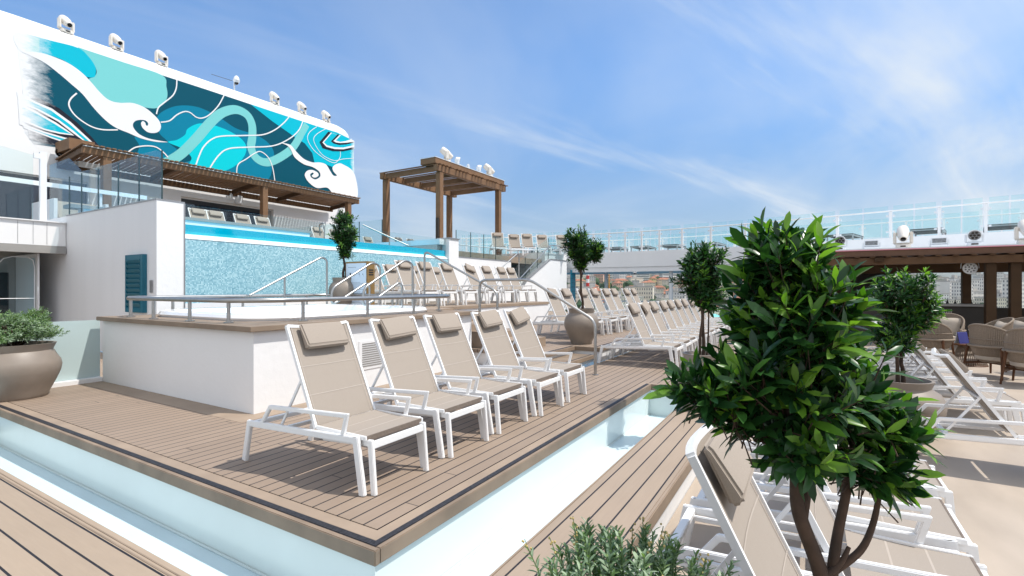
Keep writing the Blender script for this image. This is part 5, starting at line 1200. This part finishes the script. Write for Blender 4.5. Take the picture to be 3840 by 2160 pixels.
# ------------------------------------------------------------------ notice cabinet
nb = thing('notice_cabinet', 'bronze cabinet with a printed pale blue notice beside the hot tub', 'notice board', (8.29, 8.92, 1.06))
q = MB(); q.box(0, .24, 0, .74, 0, 1.12); q.build('cabinet', M['bronze'], nb, bevel=.006)
sheet = MB(); sheet.box(-.006, -.001, .03, .71, .02, 1.08); pa = sheet.build('notice', M['paper'], nb)
q = MB(); r_ = random.Random(8)
for k in range(18):
    z = .62 - k * .028
    if k in (7, 12): continue
    w_ = r_.uniform(.38, .56); q.box(-.0085, -.0065, .64 - w_, .64, z, z + .007)
q.box(-.0085, -.0065, .36, .64, .98, .988)
q.build('printed_lines', M['ink'], pa)
q = MB()
for y, s_ in ((.56, 1), (.45, .6), (.26, .7), (.14, .6)):
    q.mat(0 if y == .56 else 1); q.box(-.0085, -.0065, y - .02 * s_, y + .02 * s_, .80, .80 + .05 * s_); q.box(-.0085, -.0065, y - .035 * s_, y - .028 * s_, .76, .80)
q.build('pictograms', [M['ink_dark'], M['ink']], pa)
for k in range(3):
    q = MB(); q.box(.05, .19, -.006, .002, .90 - k * .055, .93 - k * .055); q.build('vent_slot', M['ink_dark'], nb)

# ------------------------------------------------------------------ rope chairs, tables
def rope_chair(cushion=True):
    r = thing('rope_chair', 'rope chair', 'lounge chair')
    q = MB(); N = 66
    hz = lambda a: .62 + .40 * max(0, math.cos(a * .82)) ** .8
    pt = lambda a, rr_, z: Vector((rr_ * math.sin(a), rr_ * math.cos(a), z))
    for k in range(N):
        a = -R(118) + R(236) * k / (N - 1)
        q.tube([pt(a, .23, .30), pt(a, .33, .45), pt(a, .375, .60)], 0.0125, 5)
        if hz(a) > .64: q.tube([pt(a, .365, .56), pt(a, .375, .60 + (hz(a) - .60) * .5), pt(a * .98, .36 + .03 * math.cos(a), hz(a))], 0.0125, 5)
    q.build('rope_weave', M['rope'], r)
    q = MB(); q.tube([pt(-R(118) + R(236) * k / 30, .395, .60) for k in range(31)], .024, 8); q.build('arm_ring', M['rope'], r, smooth=True)
    q = MB(); q.tube([pt((-R(118) + R(236) * k / 40) * .98, .365 + .03 * math.cos(-R(118) + R(236) * k / 40), hz(-R(118) + R(236) * k / 40)) for k in range(41)], .02, 8); q.build('back_rim', M['rope'], r, smooth=True)
    q = MB(); q.tube([pt(-R(85) + R(170) * k / 24, .388, .74) for k in range(25)], .010, 6); q.tube([pt(-R(110) + R(220) * k / 24, .30, .40) for k in range(25)], .010, 6); q.tube([pt(R(360) * k / 24, .235, .30) for k in range(24)], .016, 6, closed=True); q.build('rope_band', M['rope'], r, smooth=True)
    for sx in (-1, 1):
        for sy in (-1, 1):
            q = MB(); q.tube([(sx * .30, sy * .25 + .02, .60), (sx * .355, sy * .32 + .02, 0)], .026, 8, r2=.016); q.build('leg', M['teak'], r, smooth=True)
    q = MB()
    for sx in (-1, 1): q.beam((sx * .335, -.27, .24), (sx * .335, .31, .24), .03, .045)
    q.beam((-.335, .0, .262), (.335, .0, .262), .04, .05); q.build('stretcher', M['teak'], r, bevel=.005)
    q = MB(); q.lathe([(.22, .31), (.31, .34), (.32, .40), (.30, .44), (.1, .455)], 26); q.build('seat_cushion', M['cushion'], r, smooth=True)
    q = MB(); T = Matrix.Translation((0, .20, .70)) @ Matrix.Rotation(R(-16), 4, 'X') @ Matrix.Rotation(R(4), 4, 'Y')
    n = 8; vs = []
    for sgn in (1, -1):
        for i in range(n + 1):
            for j in range(n + 1):
                u, v = i / n * 2 - 1, j / n * 2 - 1; th = .085 * max(0, (1 - abs(u) ** 2.6)) ** .55 * max(0, (1 - abs(v) ** 2.6)) ** .55
                pin = 1 - .09 * (1 - (abs(u) * abs(v)) ** .5) * (max(abs(u), abs(v)) ** 3)
                vs.append(T @ Vector((u * .29 * pin, sgn * th, v * .24 * pin)))
    m_ = (n + 1) ** 2; fs = [(i * (n + 1) + j, i * (n + 1) + j + 1, (i + 1) * (n + 1) + j + 1, (i + 1) * (n + 1) + j) for i in range(n) for j in range(n)]
    q.add(vs, fs + [tuple(reversed([k + m_ for k in f])) for f in fs]); q.build('back_cushion', M['cushion'], r, smooth=True)
    return r
RC = None
for i, (x, y, rz, lab) in enumerate(((13.05, -3.62, 62, 'rope chair nearest the right picture edge, seen from behind'), (13.95, -3.30, 38, 'rope chair with big cream cushion, second from the right edge'), (15.2, -2.42, 64, 'rope chair at the left of the group, its woven back to us'),
    (18.6, -3.3, 250, 'rope chair facing us before the bar counter, with plump cushion'), (16.9, -3.85, 190, 'rope chair turned sideways behind the blue menu, left one of two'), (17.4, -4.35, 200, 'rope chair behind the sideways one, further right'), (14.9, -4.15, 140, 'rope chair with low cushion partly cut by the right edge'), (16.4, -2.2, 70, 'rope chair half hidden between the left chair and the bar'))):
    if RC is None: RC = o = rope_chair()
    else: o = copy_tree(RC)
    o.location = (x, y, -.28); o.rotation_euler = (0, 0, R(rz)); o.scale = (1.1, 1.1, 1.06); o['label'] = lab; o['group'] = 'rope lounge chairs by the bar'
tb = thing('drum_table', 'low round table on a flared rope base between the rope chairs', 'table', (15.75, -3.22, -.28))
q = MB()
for k in range(50): a = R(360 * k / 50); q.tube([(.34 * math.cos(a), .34 * math.sin(a), .02), (.17 * math.cos(a + .25), .17 * math.sin(a + .25), .46)], .009, 5)
q.build('rope_base', M['rope'], tb)
q = MB(); q.lathe([(.34, 0), (.36, .01), (.34, .03)], 30); q.build('foot_ring', M['teak'], tb)
q = MB(); q.lathe([(.33, .47), (.36, .48), (.36, .505), (.34, .51)], 36); q.build('tabletop', M['teak'], tb, smooth=True)
mc = thing('menu_card', 'deep blue menu folder standing on the low rope table', 'menu', (15.70, -3.12, .232), R(-50))
q = MB(); q.beam((0, -.03, 0), (0, .03, .27), .27, .006, up=(0, 1, -.2)); q.build('front_cover', M['menu_blue'], mc); q = MB(); q.beam((0, .10, 0), (0, .034, .27), .27, .006, up=(0, 1, .2)); q.build('rear_cover', M['lamp_cool'], mc)
q = thing('candle_box', 'small amber box beside the blue menu', 'box', (15.62, -3.42, .232)); b = MB(); b.box(-.05, .05, -.05, .05, 0, .05); b.build('box_body', M['bronze'], q, bevel=.006); b = MB(); b.box(-.052, .052, -.052, .052, .051, .062); b.build('lid', M['bronze'], q)
for i, (x, y) in enumerate(((18.9, 1.5), (19.6, 1.2), (19.3, 2.0))):
    q = thing('drinks_box', ['dark drinks box by the far deck rail, left one', 'dark drinks box by the far deck rail, right one', 'dark drinks box by the far deck rail, rear one'][i], 'box', (x, y, -.28), 0, 'dark boxes by the far deck rail'); b = MB(); b.box(-.2, .2, -.2, .2, 0, 1.1); b.build('body', M['black'], q, bevel=.02); b = MB(); b.box(-.22, .22, -.22, .22, 1.1, 1.14); b.build('lid', M['panel_dark'], q)

# ------------------------------------------------------------------ harbour, town on the hill, mountains
FW = Vector((math.cos(R(30.9)), math.sin(R(30.9)), 0)); RT = Vector((FW.y, -FW.x, 0))
def far(px, d): return FW * d + RT * (d * (px - 1920) / 1870)
b = MB(); b.box(-9000, 9000, -9000, 9000, -40, -28); structure(b.build('sea', M['sea']))
def ground_z(p_):
    d = p_.dot(FW); l = p_.dot(RT) / max(1, d)
    t_ = min(1, max(0, (d - 330) / 900)); h = -25.5 + 78 * t_ ** 1.25
    if l > .6: h = -25.5 + 52 * t_ ** 1.3
    k = min(1, max(0, (l - .5) / .2)); h = (-25.5 + 96 * t_ ** 1.25) * (1 - k) + (-25.5 + 40 * t_ ** 1.25) * k
    return h + (4 * noise.noise(p_ * .006) if t_ > 0 else 0)
b = MB(); nd, na = 26, 60; vs = []
for i in range(nd + 1):
    for j in range(na + 1):
        d = 300 + 1500 * (i / nd) ** 1.3; p_ = far(700 + 3700 * j / na, d); vs.append((p_.x, p_.y, ground_z(p_) if i else -30))
b.add(vs, [(i * (na + 1) + j, i * (na + 1) + j + 1, (i + 1) * (na + 1) + j + 1, (i + 1) * (na + 1) + j) for i in range(nd) for j in range(na)])
structure(b.build('hillside', M['hill'], smooth=True))
b = MB(); vs = []; na = 110; rows = 12
for i in range(rows + 1):
    for j in range(na + 1):
        p_ = far(-600 + 6200 * j / na, 4200 + i * 170); t_ = i / rows
        hgt = 205 + 130 * min(1, max(0, (j / na - .40) / .25)) + 60 * noise.fractal(Vector((j * .09, 0, 3)), 1, 2, 5) if 1 else 0
        vs.append((p_.x, p_.y, -30 + hgt * (t_ ** .8) + 26 * noise.fractal(Vector((j * .35, i * .5, 0)), 1, 2, 4) * min(1, t_ * 3) * (1 - .5 * t_)))
b.add(vs, [(i * (na + 1) + j, i * (na + 1) + j + 1, (i + 1) * (na + 1) + j + 1, (i + 1) * (na + 1) + j) for i in range(rows) for j in range(na)])
structure(b.build('mountain_ridge', M['rock'], smooth=True))
def house(wi, w, dp, h, roof, nwx, nwz, band=False):
    r = MB(); r.box(-w / 2, w / 2, -dp / 2, dp / 2, -6, h)
    r.mat(1)
    if roof == 'hip':
        o = .6; rh = min(w, dp) * .2; A = [(-w / 2 - o, -dp / 2 - o, h), (w / 2 + o, -dp / 2 - o, h), (w / 2 + o, dp / 2 + o, h), (-w / 2 - o, dp / 2 + o, h), (-w / 2 + dp / 2, 0, h + rh), (w / 2 - dp / 2, 0, h + rh)]
        r.add(A, [(0, 1, 5, 4), (1, 2, 5), (2, 3, 4, 5), (3, 0, 4), (0, 3, 2, 1)])
    else: r.box(-w / 2 - .3, w / 2 + .3, -dp / 2 - .3, dp / 2 + .3, h, h + .9); r.box(-w * .15, w * .1, -2, 2, h + .9, h + 3.2)
    r.mat(2); fh = h / nwz
    for k in range(nwz):
        if band:
            r.box(-w / 2 + .8, w / 2 - .8, -dp / 2 - .12, -dp / 2 + .1, k * fh + fh * .35, k * fh + fh * .8); r.box(-w / 2 - .12, -w / 2 + .1, -dp / 2 + .8, dp / 2 - .8, k * fh + fh * .35, k * fh + fh * .8)
            continue
        for i in range(nwx):
            x = -w / 2 + w * (i + .5) / nwx; ww = w / nwx * .17
            r.box(x - ww, x + ww, -dp / 2 - .12, -dp / 2 + .1, k * fh + fh * .3, k * fh + fh * .78)
        n2 = max(2, int(nwx * dp / w))
        for i in range(n2):
            y = -dp / 2 + dp * (i + .5) / n2; ww = dp / n2 * .17
            r.box(-w / 2 - .12, -w / 2 + .1, y - ww, y + ww, k * fh + fh * .3, k * fh + fh * .78)
    return r, wi
WN = ['sand', 'cream', 'pale grey', 'pink', 'grey', 'ochre', 'dark grey', 'salmon']
spec = [(0, 17, 11, 9, 'hip', 6, 3), (1, 24, 12, 12, 'hip', 9, 4), (7, 15, 11, 10, 'hip', 5, 3), (3, 20, 11, 12, 'hip', 7, 4), (5, 14, 10, 9, 'hip', 5, 3), (1, 30, 13, 17, 'flat', 11, 6), (2, 22, 14, 24, 'flat', 8, 8), (4, 16, 15, 30, 'flat', 6, 10), (2, 46, 14, 16, 'flat', 14, 5, True), (6, 20, 14, 20, 'flat', 7, 7), (0, 26, 12, 15, 'hip', 9, 5), (4, 34, 13, 21, 'flat', 12, 7)]
PH = {}; hcount = 0; r_ = random.Random(77)
def put_house(k, p_, z, rz, s_):
    s = spec[k]
    low = s[4] == 'hip'
    if k not in PH:
        mb, wi = house(*s); o = mb.build('town_house' if low else 'apartment_block', [M['house_walls'][wi], M['tile_roof'] if low else M['flat_roof'], M['far_window']]); PH[k] = o
        tag(o, '%s %s in the hillside town, %d storeys high' % (WN[wi], 'house with terracotta roof' if low else 'flat roofed apartment block', s[6]), 'house' if low else 'apartment block', 'houses of the distant hillside town')
    else: o = PH[k].copy(); col.objects.link(o)
    o.location = (p_.x, p_.y, z); o.rotation_euler = (0, 0, rz); o.scale = s_
base_rot = R(30.9 - 90)
placed = []
def try_put(px, d, kinds, tries=1):
    p_ = far(px, d); z = ground_z(p_)
    for q_ in placed:
        if (q_ - p_).length < 11 + d * .0075: return False
    placed.append(p_); k = r_.choice(kinds); sc_ = r_.uniform(.5, .72); put_house(k, p_, z - .5, base_rot + r_.uniform(-.5, .5) + (r_.choice((0, R(90))) if r_.random() < .3 else 0), (sc_, sc_, sc_ * r_.uniform(1.2, 1.9))); return True
d = 400
while d < 1150:
    for px in range(2080, 2900, int(14 + 6500 / d)):
        kinds = (0, 1, 2, 3, 4, 10, 9, 5) if d < 700 else (5, 6, 8, 9, 11, 1, 10, 3, 8)
        if r_.random() < .80: try_put(px + r_.uniform(-14, 14), d + r_.uniform(-18, 18), kinds)
    for px in range(3260, 3960, int(14 + 6500 / d)):
        kinds = (6, 7, 9, 11, 7, 5) if d < 820 else (0, 1, 2, 3, 10, 5, 11)
        if r_.random() < .85: try_put(px + r_.uniform(-14, 14), d + r_.uniform(-18, 18), kinds)
    d *= 1.06
b = MB(); r_ = random.Random(5)
for k in range(700):
    px = r_.choice((r_.uniform(2080, 2900), r_.uniform(3260, 3960))); d = r_.uniform(380, 1250); p_ = far(px, d)
    if any((q_ - p_).length < 8 for q_ in placed): continue
    z = ground_z(p_); R0 = r_.uniform(3.5, 8)
    vs = []; 
    for la in range(5):
        for lo in range(9):
            th = math.pi * (la + .5) / 5; ph = 2 * math.pi * lo / 9; v = Vector((math.sin(th) * math.cos(ph), math.sin(th) * math.sin(ph), math.cos(th))); rr_ = R0 * (1 + .35 * noise.noise(v * 2 + Vector((k, 0, 0))))
            vs.append((p_.x + v.x * rr_, p_.y + v.y * rr_, z + R0 * .8 + v.z * rr_ * 1.1))
    b.add(vs, [(la * 9 + lo, la * 9 + (lo + 1) % 9, (la + 1) * 9 + (lo + 1) % 9, (la + 1) * 9 + lo) for la in range(4) for lo in range(9)] + [tuple(range(9))])
tag(b.build('hillside_trees', M['far_tree']), 'scattered dark green trees between the houses of the hillside town', 'trees', kind='stuff')
b = MB(); p_ = far(2204, 470); b.cyl((p_.x, p_.y, -26), (p_.x, p_.y, 22), 1.5, 14)
b.mat(1)
for k in range(3): b.cyl((p_.x, p_.y, 3 + k * 7.0), (p_.x, p_.y, 6.4 + k * 7.0), 1.56, 14)
tag(b.build('striped_chimney', [M['white'], plain('red_paint', (.55, .04, .03), .5)]), 'thin red and white striped chimney in the town under the bridge', 'chimney')
b = MB(); p_ = far(2281, 400)
for sx in (-1, 1):
    for sy in (-1, 1): b.beam((p_.x + sx, p_.y + sy, -26), (p_.x + sx * .7, p_.y + sy * .7, 22), .3, .3)
for k in range(16): b.beam((p_.x - 1, p_.y - 1, -26 + k * 3), (p_.x + 1, p_.y - 1, -23 + k * 3), .2, .2); b.beam((p_.x - 1, p_.y + 1, -26 + k * 3), (p_.x - 1, p_.y - 1, -23 + k * 3), .2, .2)
b.beam((p_.x - RT.x * 10, p_.y - RT.y * 10, 22.5), (p_.x + RT.x * 24, p_.y + RT.y * 24, 22.5), .8, .8)
tag(b.build('harbour_crane', plain('orange_crane_paint', (.50, .22, .04), .6)), 'slender orange harbour crane standing among the town roofs', 'crane')
b = MB(); vs = []
p0, p1 = far(1400, 340), far(4600, 340)
for z0_, z1_, off in ((-30, -24.5, 0),): b.prism([tuple((far(1300, 318))[:2]), tuple((far(4600, 318))[:2]), tuple((far(4600, 372))[:2]), tuple((far(1300, 372))[:2])], z0_, z1_)
structure(b.build('quay', M['quay']))
QS = None
for i, px in enumerate((2395, 2415, 2450, 2503, 2560, 2680)):
    p_ = far(px, 352)
    if QS is None:
        b = MB(); b.box(-4, 4, -4, 4, 0, 5.5); b.mat(1); b.add([(-4.6, -4.6, 5.5), (4.6, -4.6, 5.5), (4.6, 4.6, 5.5), (-4.6, 4.6, 5.5), (0, 0, 8)], [(0, 1, 4), (1, 2, 4), (2, 3, 4), (3, 0, 4), (3, 2, 1, 0)]); b.mat(2); b.box(-.8, .8, -4.1, -3.9, 0, 4)
        QS = o = b.build('quay_shed', [M['white'], plain('aqua_roof', (.18, .55, .56), .6), M['far_window']])
    else: o = QS.copy(); col.objects.link(o)
    o.location = (p_.x, p_.y, -24.5); o.rotation_euler = (0, 0, base_rot)
    tag(o, ['leftmost small white quay hut with aqua roof seen past the lounger heads', 'second small white quay hut with aqua roof from the left', 'third small white quay hut with aqua roof from the left', 'white quay hut with aqua roof right by the bridge column', 'small white quay hut with aqua roof right of the bridge column', 'rightmost small white quay hut with aqua roof'][i], 'hut', 'aqua roofed huts on the quay')

# air between the ship and the mountains
b = MB(); b.box(-7000, 7000, -7000, 7000, -41, 520)
hz_m = bpy.data.materials.new('air_haze'); hz_m.use_nodes = True; nt = hz_m.node_tree; nt.nodes.clear()
pv = nt.nodes.new('ShaderNodeVolumePrincipled'); pv.inputs['Color'].default_value = (.80, .88, 1.0, 1); pv.inputs['Density'].default_value = HAZE; pv.inputs['Anisotropy'].default_value = .2
oo = nt.nodes.new('ShaderNodeOutputMaterial'); nt.links.new(pv.outputs[0], oo.inputs['Volume'])
if HAZE: b.build('haze', hz_m)['kind'] = 'stuff'
for o in list(bpy.data.objects):
    if o.type == 'MESH': o.select_set(False)
